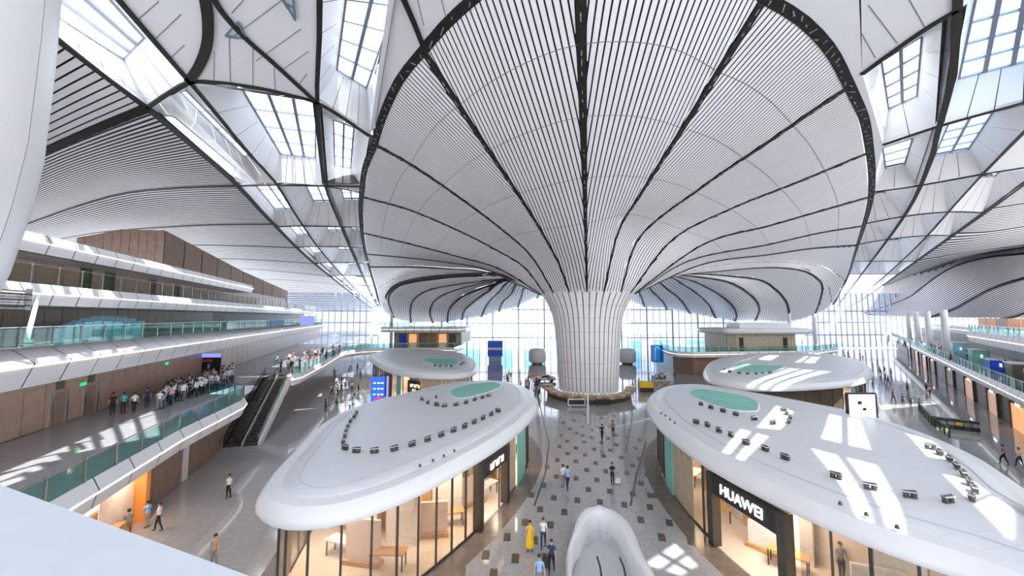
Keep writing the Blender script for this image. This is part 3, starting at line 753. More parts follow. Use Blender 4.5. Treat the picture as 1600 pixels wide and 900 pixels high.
# left, third level
e3 = [LL(-19.5, d, 0) for d in (4, 14, 24, 34, 44, 54, 64, 74, 86, 98, 112, 130)]
i3 = [LL(-31, d, 0) for d in (4, 14, 24, 34, 44, 54, 64, 74, 86, 98, 112, 130)]
slab(e3, i3, 9.6, 11.8, prof=[(-.9, 2.2), (-.8, 2.15), (.25, 1.35), (.27, 1.2), (.2, 1.1), (-.2, .0), (-.6, 0)])
balustrade([LL(-20.4, d, 0) for d in (4, 44, 74, 130)], 11.8, 2.4, 'glass balustrade with steel posts on the middle left gallery', h=1.1)
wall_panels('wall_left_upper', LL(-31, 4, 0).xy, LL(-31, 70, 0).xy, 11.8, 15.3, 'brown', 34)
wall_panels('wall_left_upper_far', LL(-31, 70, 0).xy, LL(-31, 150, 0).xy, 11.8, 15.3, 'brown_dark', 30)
# left, fourth level and top cornice
e4 = [LL(-24, d, 0) for d in (6, 18, 30, 42, 54, 66, 80, 95, 110, 140)]; i4 = [LL(-33, d, 0) for d in (6, 18, 30, 42, 54, 66, 80, 95, 110, 140)]
slab(e4, i4, 14.3, 15.8)
balustrade([LL(-24.2, d, 0) for d in (6, 42, 80, 140)], 15.8, 2.4, 'upper left glass balustrade with white curved posts in front of brown wall', h=1.35, gm='g_clear')
wall_panels('wall_left_top', LL(-28, 4, 0).xy, LL(-28, 110, 0).xy, 15.8, 18.6, 'brown_light', 40)
e5 = [LL(-24.6, d, 0) for d in (6, 18, 30, 42, 54, 66, 72)]; i5 = [LL(-33, d, 0) for d in (6, 18, 30, 42, 54, 66, 72)]
slab(e5, i5, 18.0, 19.4)
hw = empty('wall_left_gable', kind='structure')      # brown upstand under the roof
q = [Pd(-200,430,60), Pd(120,372,62), Pd(190,358,64), Pd(258,360,66), Pd(380,424,92), Pd(450,455,115)]
for a, b in zip(q[1:], q[2:]):
    o_ = Vector((-.25, .25, -.1)); MB().face([Vector((a.x, a.y, 15))+o_, Vector((b.x, b.y, 15))+o_, b+o_, a+o_]).build('wall_core', 'brown_dark', hw)
    for k in range(5):
        u0, u1 = k/5+.004, (k+1)/5-.004; A_ = a.lerp(b, u0); B_ = a.lerp(b, u1)
        MB().hexa([(A_.x, A_.y, 15), (B_.x, B_.y, 15), (B_.x-.2, B_.y+.2, 15), (A_.x-.2, A_.y+.2, 15)], [A_, B_, B_+Vector((-.2, .2, 0)), A_+Vector((-.2, .2, 0))]).build('wall_panel', 'brown', hw)

# louvre box, slanting pole, white sign letters and cyan canopy on the upper left galleries
H = empty('louvre_box', 'dark louvred box hanging under the upper left gallery at the frame edge', 'vent box')
A_ = LL(-21.5, 14, 0); B_ = LL(-21.5, 23.3, 0)
for k in range(7): MB().bar(A_+UPV*(14.0+k*.17), B_+UPV*(14.0+k*.17), .3, .09).build('louvre', 'dmetal' if k % 2 else 'strut', H)
MB().bar(B_+UPV*13.9, B_+UPV*15.2, .3, .1).build('end_frame', 'metal', H)
H = empty('slanting_pole', 'slanting white steel pole on the middle left gallery', 'pole'); p = Pd(42, 531, 25); q = Pd(60, 462, 26.5)
MB().tube(p, q, .14, .11, 12).build('shaft', 'shell', H); MB().tube(p-UPV*.15, p+UPV*.02, .3, .3, 12).build('base', 'metal', H)
H = empty('white_sign_letters', 'row of white raised sign letters along the upper left slab edge', 'sign')
for k in range(8):
    px = 12+k*13; d = 23.5/(.338-(px-800)/600)*1.0; p = LL(-23.5, d, 15.1); 
    if k == 3: continue
    mb = MB(); mb.bar(p+Vector((0, -.2, 0)), p+Vector((0, .2, .0)), .08, .12); mb.bar(p+Vector((0, -.14, 0)), p+Vector((0, -.14, .6)), .08, .14); mb.bar(p+Vector((0, -.2, .55)), p+Vector((0, .2, .55)), .08, .1)
    if k % 2: mb.bar(p+Vector((0, .16, 0)), p+Vector((0, .16, .6)), .08, .12)
    mb.build('letter', 'cloth_white', H)
H = empty('cyan_canopy', 'low pale cyan glass canopy on the middle left gallery deck', 'canopy')
for k in range(9):
    pa_, pb_ = 85+k*15, 85+(k+1)*15-1; hh = 1.3*math.sin(math.pi*(k+1)/10.5)**.6
    a = Pd(pa_, 530, 31+k*.9); b = Pd(pb_, 530, 31+(k+1)*.9)
    a.z = b.z = 11.8; w_ = Vector((-1.2, 1.6, 0))
    MB().hexa([a, b, b+w_, a+w_], [a+UPV*hh, b+UPV*hh, b+w_+UPV*(hh+.5), a+w_+UPV*(hh+.5)]).build('glass_panel', 'cyan', H)
# right side levels
er = [RR(17.9, d, 0) for d in (14, 24, 34, 44, 56, 70, 85, 100, 120, 145, 170)]; ir = [RR(34, d, 0) for d in (14, 24, 34, 44, 56, 70, 85, 100, 120, 145, 170)]
slab(er, ir, 4.0, 5.5)
balustrade([RR(17.8, d, 0) for d in (14, 56, 100, 170)], 5.5, 2.4, 'green glass balustrade along the right gallery above the shops')
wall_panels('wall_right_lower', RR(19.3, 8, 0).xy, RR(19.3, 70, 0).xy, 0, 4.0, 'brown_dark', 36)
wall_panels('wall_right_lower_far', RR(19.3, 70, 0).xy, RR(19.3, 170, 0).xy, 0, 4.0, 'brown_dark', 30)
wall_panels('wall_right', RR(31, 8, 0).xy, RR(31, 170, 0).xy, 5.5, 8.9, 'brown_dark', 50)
er3 = [RR(22, d, 0) for d in (20, 30, 40, 50, 60, 72)]+[RR(24, 76, 0)]; ir3 = [RR(40, d, 0) for d in (20, 30, 40, 50, 60, 72, 76)]
slab(er3, ir3, 8.9, 10.9)
balustrade([RR(22.0, d, 0) for d in (20, 45, 72)], 10.9, 2.4, 'glass balustrade of the upper right gallery in front of the orange bar')
er3b = [RR(30, d, 0) for d in (76, 90, 110, 140)]; slab(er3b, [RR(44, d, 0) for d in (76, 90, 110, 140)], 8.9, 10.9)
ob = empty('orange_bar', 'long orange backlit counter front on the upper right gallery', 'counter')
for k in range(9):
    a = RR(26, 34+k*5, 11.3); b = RR(26, 38.6+k*5, 11.3); mb = MB(); mb.hexa([a, b, b+Vector((.8, -.6, 0)), a+Vector((.8, -.6, 0))], [p+Vector((0, 0, 1.9)) for p in (a, b, b+Vector((.8, -.6, 0)), a+Vector((.8, -.6, 0)))]); mb.build('counter_panel', 'orange' if k % 3 else 'wood', ob)

# ------------------------------------------------------------------ side columns at the left edge
cb = empty('white_column', 'smooth white flaring column cut off by the left edge of the view', 'column')
mb = MB(); cc = Vector((-12.0, 5.52, 0)); n = 40
prof2 = [(2.3, 0), (2.35, 8), (2.45, 11.5), (2.65, 13.5), (2.88, 14.4), (3.06, 15.6), (3.18, 16.8), (3.22, 18.9), (3.21, 22.2), (3.21, 36.4)]
for k in range(12):
    a0, a1 = 2*math.pi*(k+.004)/12, 2*math.pi*(k+.996)/12
    rows = [[cc+Vector((r*math.cos(a0+(a1-a0)*j/5), r*math.sin(a0+(a1-a0)*j/5), z)) for j in range(6)] for r, z in prof2]
    MB().grid(rows).build('shell_panel', 'shell', cb, True)

# ------------------------------------------------------------------ viewer's parapet
pa, pb = Pz(0, 757, 12.5), Pz(390, 900, 12.5); dv = (pb-pa).normalized(); a = pa-dv*1.4; b = pb+dv*1.1
nb = Vector((dv.y, -dv.x, 0)); nb = nb if nb.y < 0 else -nb
par = empty('parapet', 'pale blue white parapet top in the near left corner', 'parapet')
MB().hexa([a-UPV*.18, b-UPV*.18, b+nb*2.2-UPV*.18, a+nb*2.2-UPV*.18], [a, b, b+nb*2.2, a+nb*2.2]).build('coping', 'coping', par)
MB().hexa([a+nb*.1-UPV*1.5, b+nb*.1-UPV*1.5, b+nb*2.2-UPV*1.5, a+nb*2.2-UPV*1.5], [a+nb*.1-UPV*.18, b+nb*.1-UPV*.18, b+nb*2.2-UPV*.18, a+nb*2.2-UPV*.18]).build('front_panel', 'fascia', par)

# ------------------------------------------------------------------ shop pavilions
def closed(P, n):
    Q = catmull(P+[P[0]], n+1) if False else None
    m = len(P); dense = []
    for i in range(m):
        a, b, c, d = P[i-1], P[i], P[(i+1) % m], P[(i+2) % m]
        for k in range(10):
            t = k/10; dense.append(.5*((2*b)+(c-a)*t+(2*a-5*b+4*c-d)*t*t+(3*b-a-3*c+d)*t**3))
    L = [0]
    for i in range(len(dense)): L.append(L[-1]+(dense[(i+1) % len(dense)]-dense[i]).length)
    out = []; j = 0
    for k in range(n):
        s = L[-1]*k/n
        while L[j+1] < s: j += 1
        out.append(dense[j].lerp(dense[(j+1) % len(dense)], (s-L[j])/max(1e-9, L[j+1]-L[j])))
    return out
def inset(P, o):
    n = len(P); out = []; c = sum(P, Vector())/n
    for i in range(n):
        t = (P[(i+2) % n]-P[i-2]).normalized(); nr = Vector((t.y, -t.x, 0))
        if nr.dot(c-P[i]) < 0: nr = -nr
        out.append(P[i]+nr*o)
    return out
def atz(P, z): return [Vector((p.x, p.y, z)) for p in P]
LIGHTS = {}
def roof_mat():
    m = mat('roofshell', (.76, .77, .79), .32); n = m.node_tree; b = n.nodes['Principled BSDF']; t = n.nodes.new('ShaderNodeTexCoord')
    br = n.nodes.new('ShaderNodeTexBrick'); br.offset = .5; br.inputs['Scale'].default_value = 1; br.inputs['Brick Width'].default_value = 4.5; br.inputs['Row Height'].default_value = .8; br.inputs['Mortar Size'].default_value = .012
    br.inputs['Color1'].default_value = (.69, .705, .735, 1); br.inputs['Color2'].default_value = (.67, .685, .715, 1); br.inputs['Mortar'].default_value = (.56, .57, .60, 1)
    n.links.new(t.outputs['Object'], br.inputs['Vector']); n.links.new(br.outputs[0], b.inputs['Base Color'])
roof_mat()
fx_me = None
def roof_light(p, rz, parent):
    global fx_me
    if fx_me is None:
        mb = MB(); mb.box((0, 0, .03), (.42, .16, .06)); mb.tube((-.13, 0, .06), (-.13, .02, .24), .10, .12, 10); mb.tube((.13, 0, .06), (.13, .02, .24), .10, .12, 10)
        mb.box((0, 0, .26), (.5, .20, .05), 0, 1); mb.bar((-.2, 0, .26), (.2, 0, .3), .03, .08)
        o = mb.build('roof_lamp', ['dmetal', 'metal'], parent); fx_me = o
    else: o = link(fx_me, 'roof_lamp', parent)
    o.location = p; o.rotation_euler = (0, 0, rz); return o
def pavilion(pix, ztop, label, teal, lights, dots, features, nseg=96, extra=None, core=True, power=350, near=True, tables=()):
    H = empty('shop_pavilion', label, 'shop', 'shop pavilions under pebble shaped white roofs')
    P = [Pz(a, b, ztop) for a, b in pix]
    if extra: P += [Vector(e) for e in extra]
    P = closed(atz(P, 0), nseg)
    dz = ztop-5.3
    for R3, nm, mm in (([(2.6, 4.62), (1.0, 4.62), (.5, 4.66), (.06, 4.78)], 'soffit', 'shell'), ([(.06, 4.78), (.0, 4.86), (.06, 5.1), (.22, 5.38), (.42, 5.56)], 'roof_rim', 'shell'), ([(.42, 5.56), (.52, 5.58), (1.0, 5.62)], 'rim_ledge', 'shell')):
        g_ = MB().grid([atz(inset(P, o), z+dz) for o, z in R3], True)
        if nm == 'soffit': g_.face(atz(inset(P, 2.6), 4.62+dz))
        g_.build(nm, mm, H, True)
    top = [atz(inset(P, o), z+dz) for o, z in ([(1.0, 5.62), (1.06, 5.68), (1.8, 5.78), (2.6, 5.85), (3.2, 5.87)] if near else [(1.0, 5.62), (1.12, 5.7), (1.8, 5.78), (2.6, 5.84)])]
    MB().grid(top, True).face(top[-1]).build('roof_shell', 'roofshell', H, True)
    zr = top[-1][0].z
    # faint contour joints
    for o in ((1.75,) if near else ()):
        q = atz(inset(P, o), 5.79+dz); mb = MB()
        for i in range(len(q)): mb.bar(q[i], q[(i+1) % len(q)], .03, .02)
        tag(mb.build('roof_joint', 'softseam', H), kind='stuff')
    if teal:
        T = closed([Pz(a, b, zr) for a, b in teal], 40); c = sum(T, Vector())/40
        MB().hexa([p-UPV*.2 for p in T], [p+UPV*.03 for p in T]).build('green_skylight', 'teal', H)
        mb = MB(); big = [c+(p-c)*1.05 for p in T]
        mb.grid([[p+UPV*.0 for p in big], [p+UPV*.06 for p in [c+(p-c)*1.03 for p in T]], [p+UPV*.06 for p in [c+(p-c)*1.0 for p in T]], [p-UPV*.1 for p in T]], True).build('skylight_rim', 'shell', H)
        a, b = T[0], T[20]
        mb = MB(); 
        for u in (3, 6): mb.bar(T[u]+UPV*.035, T[20-u]+UPV*.035, .05, .02)
        mb.build('glazing_bar', 'metal', H)
    for i, (a, b) in enumerate(lights):
        a2, b2 = lights[min(i+1, len(lights)-1)]; p = Pz(a, b, zr); q = Pz(a2, b2, zr)
        roof_light(p, math.atan2(q.y-p.y, q.x-p.x) if (q-p).length > .01 else 0, H)
    for a, b in dots: MB().tube(Pz(a, b, 5.75+dz)-UPV*.05, Pz(a, b, 5.75+dz)+UPV*.08, .08, .05, 8).build('roof_anchor', 'dmetal', H)
    # floor, plinth and outer border
    G = inset(P, 1.0); zc = 4.62+dz
    MB().grid([atz(inset(P, .95), .012), atz(inset(P, -.35), .012)], True).build('floor_border', 'border', H)
    MB().face(atz(G, .03)).build('shop_floor', 'shopfloor', H)
    pl = MB(); 
    # glass wall: panes between mullions
    n = len(G); per = sum((G[(i+1) % n]-G[i]).length for i in range(n)); step = 1.35 if near else 2.2
    K = int(per/step); W = closed(G, K) if False else None
    acc = [0]
    for i in range(n): acc.append(acc[-1]+(G[(i+1) % n]-G[i]).length)
    def gp(s):
        s %= acc[-1]; j = 0
        while acc[j+1] < s: j += 1
        return G[j].lerp(G[(j+1) % n], (s-acc[j])/(acc[j+1]-acc[j]))
    def near_s(p):
        return min((((gp(acc[-1]*k/400)-p).length), acc[-1]*k/400) for k in range(400))[1]
    feats = []
    for kind, a, b in features:
        s0, s1 = near_s(Pz(*a, 0) if len(a) == 2 else Vector(a)), near_s(Pz(*b, 0) if len(b) == 2 else Vector(b))
        if (s1-s0) % acc[-1] > acc[-1]/2: s0, s1 = s1, s0
        feats.append((kind, s0, (s1-s0) % acc[-1]))
    def in_feat(s):
        for kind, s0, L in feats:
            if (s-s0) % acc[-1] < L: return kind
        return None
    fr = empty('facade', parent=H)
    def wall_quad(s0, s1, z0, z1, m, name, off=0, th=.04):
        a, b = gp(s0), gp(s1); d = (b-a).normalized(); nr = Vector((d.y, -d.x, 0)); c = sum(G, Vector())/n
        if nr.dot(c-a) > 0: nr = -nr
        a = a+nr*off; b = b+nr*off
        lo = [a, b, b-nr*th, a-nr*th]
        return MB().hexa([Vector((p.x, p.y, z0)) for p in lo], [Vector((p.x, p.y, z1)) for p in lo]).build(name, m, fr)
    K = int(acc[-1]/step)
    for k in range(K):
        s0, s1 = acc[-1]*k/K, acc[-1]*(k+1)/K; mid = (s0+s1)/2; kd = in_feat(mid)
        if kd is None:
            wall_quad(s0+.03, s1-.03, .12, zc-.02, 'g_shop', 'pane'); wall_quad(s0, s1, .03, .12, 'black', 'plinth', .02, .1)
            p = gp(s0); MB().box((p.x, p.y, (zc+.03)/2), (.1, .1, zc-.03), random.random()).build('mullion', 'dmetal', fr)
        elif kd == 'beige':
            for j in range(4): wall_quad(s0+(s1-s0)*j/4+.02, s0+(s1-s0)*(j+1)/4-.02, .1, zc-.02, 'beige', 'wall_panel')
            wall_quad(s0, s1, .03, .12, 'black', 'plinth', .02, .1)
        elif kd == 'dark':
            wall_quad(s0+.03, s1-.03, .1, zc-.02, 'brown_dark', 'wall_panel'); p = gp(s0)
            MB().box((p.x, p.y, zc/2), (.07, .07, zc), 0).build('mullion', 'dmetal', fr)
    for kind, s0, L in feats:
        if kind == 'teal':
            for j in range(3): wall_quad(s0+L*j/3, s0+L*(j+1)/3, .05, zc-.02, 'teal', 'sign_panel', .12, .1)
        if kind.startswith('portal'):
            a, b = gp(s0), gp(s0+L); d = (b-a).normalized(); nr = Vector((d.y, -d.x, 0)); c = sum(G, Vector())/n
            if nr.dot(c-a) > 0: nr = -nr
            W_ = (b-a).length; e = .45 if near else .35; dp = .9
            def bx(u0, u1, z0, z1, m, name, o0=.35, o1=-.2):
                A_, B_ = a+d*u0, a+d*u1; lo = [A_+nr*o0, B_+nr*o0, B_+nr*o1, A_+nr*o1]
                return MB().hexa([Vector((p.x, p.y, z0)) for p in lo], [Vector((p.x, p.y, z1)) for p in lo]).build(name, m, fr)
            bx(0, e, .03, 4.2+dz, 'dmetal', 'door_jamb'); bx(W_-e, W_, .03, 4.2+dz, 'dmetal', 'door_jamb')
            bx(e, W_-e, 3.1+dz, 4.2+dz, 'black', 'door_lintel'); bx(0, W_, 4.2+dz, zc, 'beige', 'head_panel', .0, -.3)
            if kind == 'portal_text':
                left = d if d.cross(UPV).dot(nr) > 0 else -d
                mid = a+d*(W_/2)+nr*.37
                text('HUAWEI', .78, 'letter', (mid.x, mid.y, 3.62+dz), left, UPV, .03, 'sign_lettering', fr)
            if kind == 'portal_warm':
                mb = MB(); x = W_*.3
                for j in range(5):
                    A_ = a+d*(x+j*.42)+nr*.38; z = 3.55+dz
                    mb.bar(A_-UPV*.2+Vector((0, 0, z)), A_+UPV*.2+Vector((0, 0, z)), .08, .05, nr)
                    mb.bar(A_+UPV*(z+(.18 if j % 2 else -.18)), A_+d*.28+UPV*(z+(.18 if j % 2 else -.18)), .08, .05, nr)
                    if j % 2 == 0: mb.bar(A_+d*.28+UPV*(z-.2), A_+d*.28+UPV*(z+.2), .08, .05, nr)
                mb.build('sign_lettering', 'letterwarm', fr)
            if kind != 'portal_text': bx(W_*.72, W_*.74, .03, 3.1+dz, 'dmetal', 'door_frame', .1, .02)
    # interior
    if core:
        Cc = inset(P, 4.4 if near else 3.2)
        c = sum(P, Vector())/n; q = [c+(p-c)*.5 for p in G]
        for k in range(24):
            i0, i1 = k*n//24, (k+1)*n//24
            MB().hexa([q[i0], q[i1 % n], c+(q[i1 % n]-c)*.97, c+(q[i0]-c)*.97], [p+UPV*zc for p in (q[i0], q[i1 % n], c+(q[i1 % n]-c)*.97, c+(q[i0]-c)*.97)]).build('inner_wall', 'shopwood' if k % 5 == 2 else 'shopwall', H)
        for k in range(0, n, 6):
            p = G[k].lerp(q[k], .5); MB().tube((p.x, p.y, zc-.05), (p.x, p.y, zc-.02), .28, .28, 12).build('ceiling_lamp', 'warm_lamp', H)
        L_ = [G[k].lerp(q[k], .45) for k in range(0, n, n//6)]
        for p in L_:
            ld = bpy.data.lights.new('shop_lamp', 'AREA'); ld.energy = power; ld.size = 2.5; ld.color = (1, .80, .60); ld.shape = 'DISK'
            lo = bpy.data.objects.new('shop_lamp', ld); COL.objects.link(lo); lo.location = (p.x, p.y, zc-.15); lo.parent = H
    return H, P, G, gp, acc
def z3(pts): return [(380+a/2.8125, 580+b/2.8125) for a, b in pts]
def z7(pts): return [(1000+a/2.8125, 580+b/2.8125) for a, b in pts]
def z8(pts): return [(1280+a/2.647, 560+b/2.647) for a, b in pts]
LRl = z3([(497,190),(487,205),(470,225),(458,250),(450,270),(445,292),(438,318),(447,345),(497,358),(577,360),(664,350),(743,330),(811,308),(871,287),(925,267),(974,249),(1016,230),(1055,212),(1091,195),(1120,180)])+z3([(785,128),(812,143),(848,118),(850,152),(885,158),(936,152),(980,143),(1018,130),(1052,120),(1078,112)])
pL = pavilion([(399,775),(404,792),(430,806),(470,810),(530,803),(600,782),(660,757),(720,726),(770,697),(812,667),(838,640),(840,625),(828,610),(800,600),(760,597),(700,601),(640,615),(580,630),(530,648),(490,672),(450,712),(418,745)], 5.3,
   'large front left shop pavilion with pebble shaped white roof and warm lit glass', z3([(912,88),(925,112),(970,118),(1060,97),(1112,78),(1132,62),(1095,50),(1000,57),(940,72)]), LRl, z3([(777,415),(834,392),(882,372),(928,350)]),
   [('portal_warm', (735,829), (790,781)), ('teal', (806,757), (824,740)), ('dark', (395,905), (425,925)), ('beige', (794,777), (803,762))], tables=1)
LRr = z7([(268,150),(312,165),(365,180),(421,195),(503,215)])+z7([(247,230),(297,243),(347,267),(400,288),(466,323),(550,350),(638,388)])+z8([(70,497),(212,543),(377,577),(535,597),(635,588),(645,555),(625,525),(600,490),(570,455),(540,425),(500,398),(460,375)])+z7([(585,235),(655,228),(660,210),(645,192),(632,176)])
pR = pavilion([(1012,640),(1011,622),(1030,609),(1060,603),(1100,604),(1150,611),(1250,629),(1350,650),(1450,682),(1540,722),(1600,760)], 5.3,
   'large front right shop pavilion with pebble shaped white roof and black sign portal', z7([(218,92),(235,110),(300,140),(400,170),(500,176),(516,160),(510,135),(460,112),(350,90),(260,78)]), LRr, z8([(87,600),(195,645),(322,697)])+z7([(92,185),(112,195),(132,212),(152,227)]),
   [('teal', (1047,758), (1068,776)), ('portal_text', (1143,846), (1268,942)), ('beige', (1069,778), (1098,808)), ('dark', (1020,722), (1045,756))],
   extra=[(22.5, 15.5, 0), (24.6, 11.5, 0), (22.5, 8.0, 0), (18.0, 8.0, 0)]+[tuple(Pz(a, b, 5.3)) for a, b in ((1560,905),(1500,882),(1400,850),(1300,812),(1200,768),(1130,733),(1080,703),(1035,668))], power=300)
pavilion([(577,556),(581,563),(600,575),(631,583),(673,587),(714,587),(742,581),(747,572),(742,563),(725,554),(700,550),(645,547),(603,549)], 5.3,
   'small back left shop pavilion with oval white roof behind the front left one', [(660,562),(680,569),(705,571),(716,567),(712,562),(690,560)], [(680,572),(688,573),(697,573),(705,573),(720,570),(724,568)], [],
   [('teal', (608,634), (620,636)), ('portal_warm', (632,640), (655,642)), ('beige', (664,642), (730,636)), ('dark', (586,620), (606,630))], near=False, nseg=60, power=500)
pavilion([(1099,577),(1101,588),(1114,595),(1150,602),(1205,605),(1270,603),(1330,598),(1358,590),(1364,578),(1345,565),(1300,556),(1230,553),(1150,556),(1112,565)], 5.3,
   'back right shop pavilion with long oval white roof and green skylight', [(1143,575),(1152,580),(1190,584),(1215,578),(1226,573),(1190,570),(1155,571)], [(1132,578),(1140,582),(1155,584),(1168,585),(1182,585),(1192,584),(1203,583)], [],
   [('teal', (1296,652), (1312,652)), ('dark', (1107,640), (1290,655))], near=False, nseg=72, power=500)

# ------------------------------------------------------------------ things inside the front shops
def table(x, y, rz, m='shopwood'):
    t = empty('display_table', loc=(x, y, .03)); t.rotation_euler = (0, 0, rz)
    MB().box((0, 0, .86), (1.9, .8, .06)).build('table_top', m, t)
    for a in (-.85, .85):
        for b in (-.32, .32): MB().box((a, b, .415), (.06, .06, .83)).build('leg', 'dmetal', t)
    return t
for (H, P, G, gp, acc), nm, count in ((pL, 'front left', 12), (pR, 'front right', 12)):
    c = sum(G, Vector())/len(G)
    for k in range(count):
        p = G[int(len(G)*k/count)]; q = p.lerp(c, .24 if k % 2 else .28)
        t = table(q.x, q.y, math.atan2((c-p).y, (c-p).x)+math.pi/2, 'shopwood' if k % 3 else 'cloth_white')
        tag(t, '%s topped display table behind the glass of the %s shop pavilion' % ('wooden' if k % 3 else 'white', nm), 'table', 'display tables in the %s shop' % nm)
        q = p.lerp(c, .40)
        u = empty('display_shelf', 'tall lit display shelf against the inner wall of the %s shop pavilion' % nm, 'shelf', 'wall shelves in the %s shop' % nm, (q.x, q.y, .03)); u.rotation_euler = (0, 0, math.atan2((c-p).y, (c-p).x)+math.pi/2)
        for s in (-1, 1): MB().box((s*1.0, 0, 1.4), (.05, .35, 2.8)).build('side_panel', 'shopwood', u)
        MB().box((0, .16, 1.4), (2.0, .03, 2.8)).build('back_panel', 'cloth_white', u)
        for z in (.3, .95, 1.6, 2.25, 2.78): MB().box((0, 0, z), (2.0, .34, .04)).build('shelf_board', 'shopwood', u)

for (H, P, G, gp, acc), nm in ((pL, 'front left'), (pR, 'front right')):
    c = sum(G, Vector())/len(G)
    for k in range(11):
        p = G[int(len(G)*(k+.5)/11)]; q = p.lerp(c, .30); h = random.uniform(1.2, 2.9); rz = math.atan2((c-p).y, (c-p).x)+math.pi/2
        u = empty('display_stand', 'pale free standing display wall on a plinth inside the %s shop pavilion' % nm, 'display', 'display walls in the %s shop' % nm, (q.x, q.y, .03)); u.rotation_euler = (0, 0, rz)
        MB().box((0, 0, .12), (2.2, .6, .24)).build('plinth', 'shopwood', u); MB().box((0, 0, .24+h/2), (2.0, .18, h)).build('panel', random.choice(['cloth_white', 'pinkw2', 'cloth_white']), u)
        MB().box((0, -.12, h*.7), (1.2, .06, .5)).build('picture', random.choice(['shopwood', 'cloth_pink', 'cloth_grey']), u)

# ------------------------------------------------------------------ escalators on the left
def escalator(base, top, wd, label, m_panel, wide=1.16):
    H = empty('escalator', label, 'escalator'); base = Vector(base); top = Vector(top); d = (top-base); f = Vector((d.x, d.y, 0)).normalized(); s = f.cross(UPV)
    n = 26; st = None
    for k in range(n):
        p = base.lerp(top, (k+.5)/n); lo = [p+s*wd*.36-f*.25, p+s*wd*.36+f*.25, p-s*wd*.36+f*.25, p-s*wd*.36-f*.25]
        if st is None:
            c0 = p; st = MB().hexa([v-UPV*.3 for v in lo], lo).build('step', 'dmetal', H)
        else:
            o = link(st, 'step', H); o.location = p-c0
    wd2 = wide
    for sg in (-1, 1):
        o_ = s*sg*wd*.43; wide = wd2 if sg > 0 else 1.12
        MB().hexa([base+o_-UPV*.5, top+o_-UPV*.9, top+o_*wide-UPV*.9, base+o_*wide-UPV*.5], [base+o_+UPV*.22, top+o_+UPV*.22, top+o_*wide+UPV*.22, base+o_*wide+UPV*.22]).build('side_panel', m_panel, H)
        MB().hexa([base+o_*1.05+UPV*.22, top+o_*1.05+UPV*.22, top+o_*1.08+UPV*.22, base+o_*1.08+UPV*.22], [v+UPV*.72 for v in (base+o_*1.05+UPV*.22, top+o_*1.05+UPV*.22, top+o_*1.08+UPV*.22, base+o_*1.08+UPV*.22)]).build('balustrade', 'g_shop', H)
        P = [base-f*.9+o_*1.06+UPV*.5, base-f*1.0+o_*1.06+UPV*.85, base-f*.5+o_*1.06+UPV*1.0, base+o_*1.06+UPV*1.0, top+o_*1.06+UPV*1.0, top+f*.9+o_*1.06+UPV*.95]
        mb = MB()
        for a, b in zip(P, P[1:]): mb.bar(a, b, .08, .07)
        mb.build('handrail', 'black', H)
    c = [base+s*wd*.5-UPV*.5, top+s*wd*.5-UPV*.9, top-s*wd*.5-UPV*.9, base-s*wd*.5-UPV*.5]
    MB().face(c).build('underside', 'fascia', H)
    return H
escalator((-29.2, 41.0, .15), (-33.1, 53.5, 5.5), 1.5, 'escalator with dark steps rising to the left gallery, beside the white stair', 'dmetal')
escalator((-27.5, 41.4, .15), (-31.5, 53.8, 5.5), 1.6, 'wider white sided escalator to the right of the dark one', 'shell', 1.45)

# ------------------------------------------------------------------ stair well in the foreground
wl = empty('stairwell_parapet', 'white U shaped parapet around the sunken escalator in the centre foreground', 'parapet')
def off(P, o):
    out = []
    for i, p in enumerate(P):
        a = P[max(0, i-1)]; b = P[min(len(P)-1, i+1)]; t = (b-a).normalized(); nr = Vector((t.y, -t.x, 0)); c = Vector((4.6, 17, 0))
        if nr.dot(p-c) < 0: nr = -nr
        out.append(p+nr*o)
    return out
U = catmull([WELL[-1]]+WELL[:9]+[WELL[9]], 40)
def offv(P, f):
    o1 = off(P, 1.0); return [p+(q-p)*f(i) for i, (p, q) in enumerate(zip(P, o1))]
wdt = lambda i: .22+.55*max(0, 1-abs(i-23)/10)**.7
rows = [[Vector((p.x, p.y, z)) for p in offv(U, f)] for f, z in ((lambda i: wdt(i), .0), (lambda i: wdt(i)+.05, .95), (lambda i: wdt(i)-.03, 1.22), (lambda i: wdt(i)*.55, 1.34), (lambda i: .05, 1.24), (lambda i: 0, 1.15), (lambda i: 0, -.2))]
MB().grid(rows).build('white_shell', 'shell', wl, True)
rows = [[Vector((p.x, p.y, z)) for p in off(U, o)] for o, z in ((0, -.2), (-.03, -1.0), (-.05, -4.8))]
MB().grid(rows).build('inner_wall', 'fascia', wl, True)
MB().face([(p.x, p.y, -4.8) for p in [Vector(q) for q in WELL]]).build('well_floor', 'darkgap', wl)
MB().face([(2.6, 20.4, -.12), (7.0, 20.4, -.12), (6.6, 24, -.12), (3.6, 24, -.12)]).build('landing', 'softseam', wl)
MB().hexa([(3.5, 14.5, -4.8), (4.0, 20.4, -4.8), (4.0, 20.4, -.1), (3.5, 14.5, -.1)], [(3.75, 14.5, -4.8), (4.25, 20.4, -4.8), (4.25, 20.4, .35), (3.75, 14.5, .35)]).build('divider', 'shell', wl)
e = escalator((4.7, 13.6, -4.6), (5.05, 20.4, -.12), 1.3, 'dark escalator sunk inside the white foreground stairwell', 'dmetal')

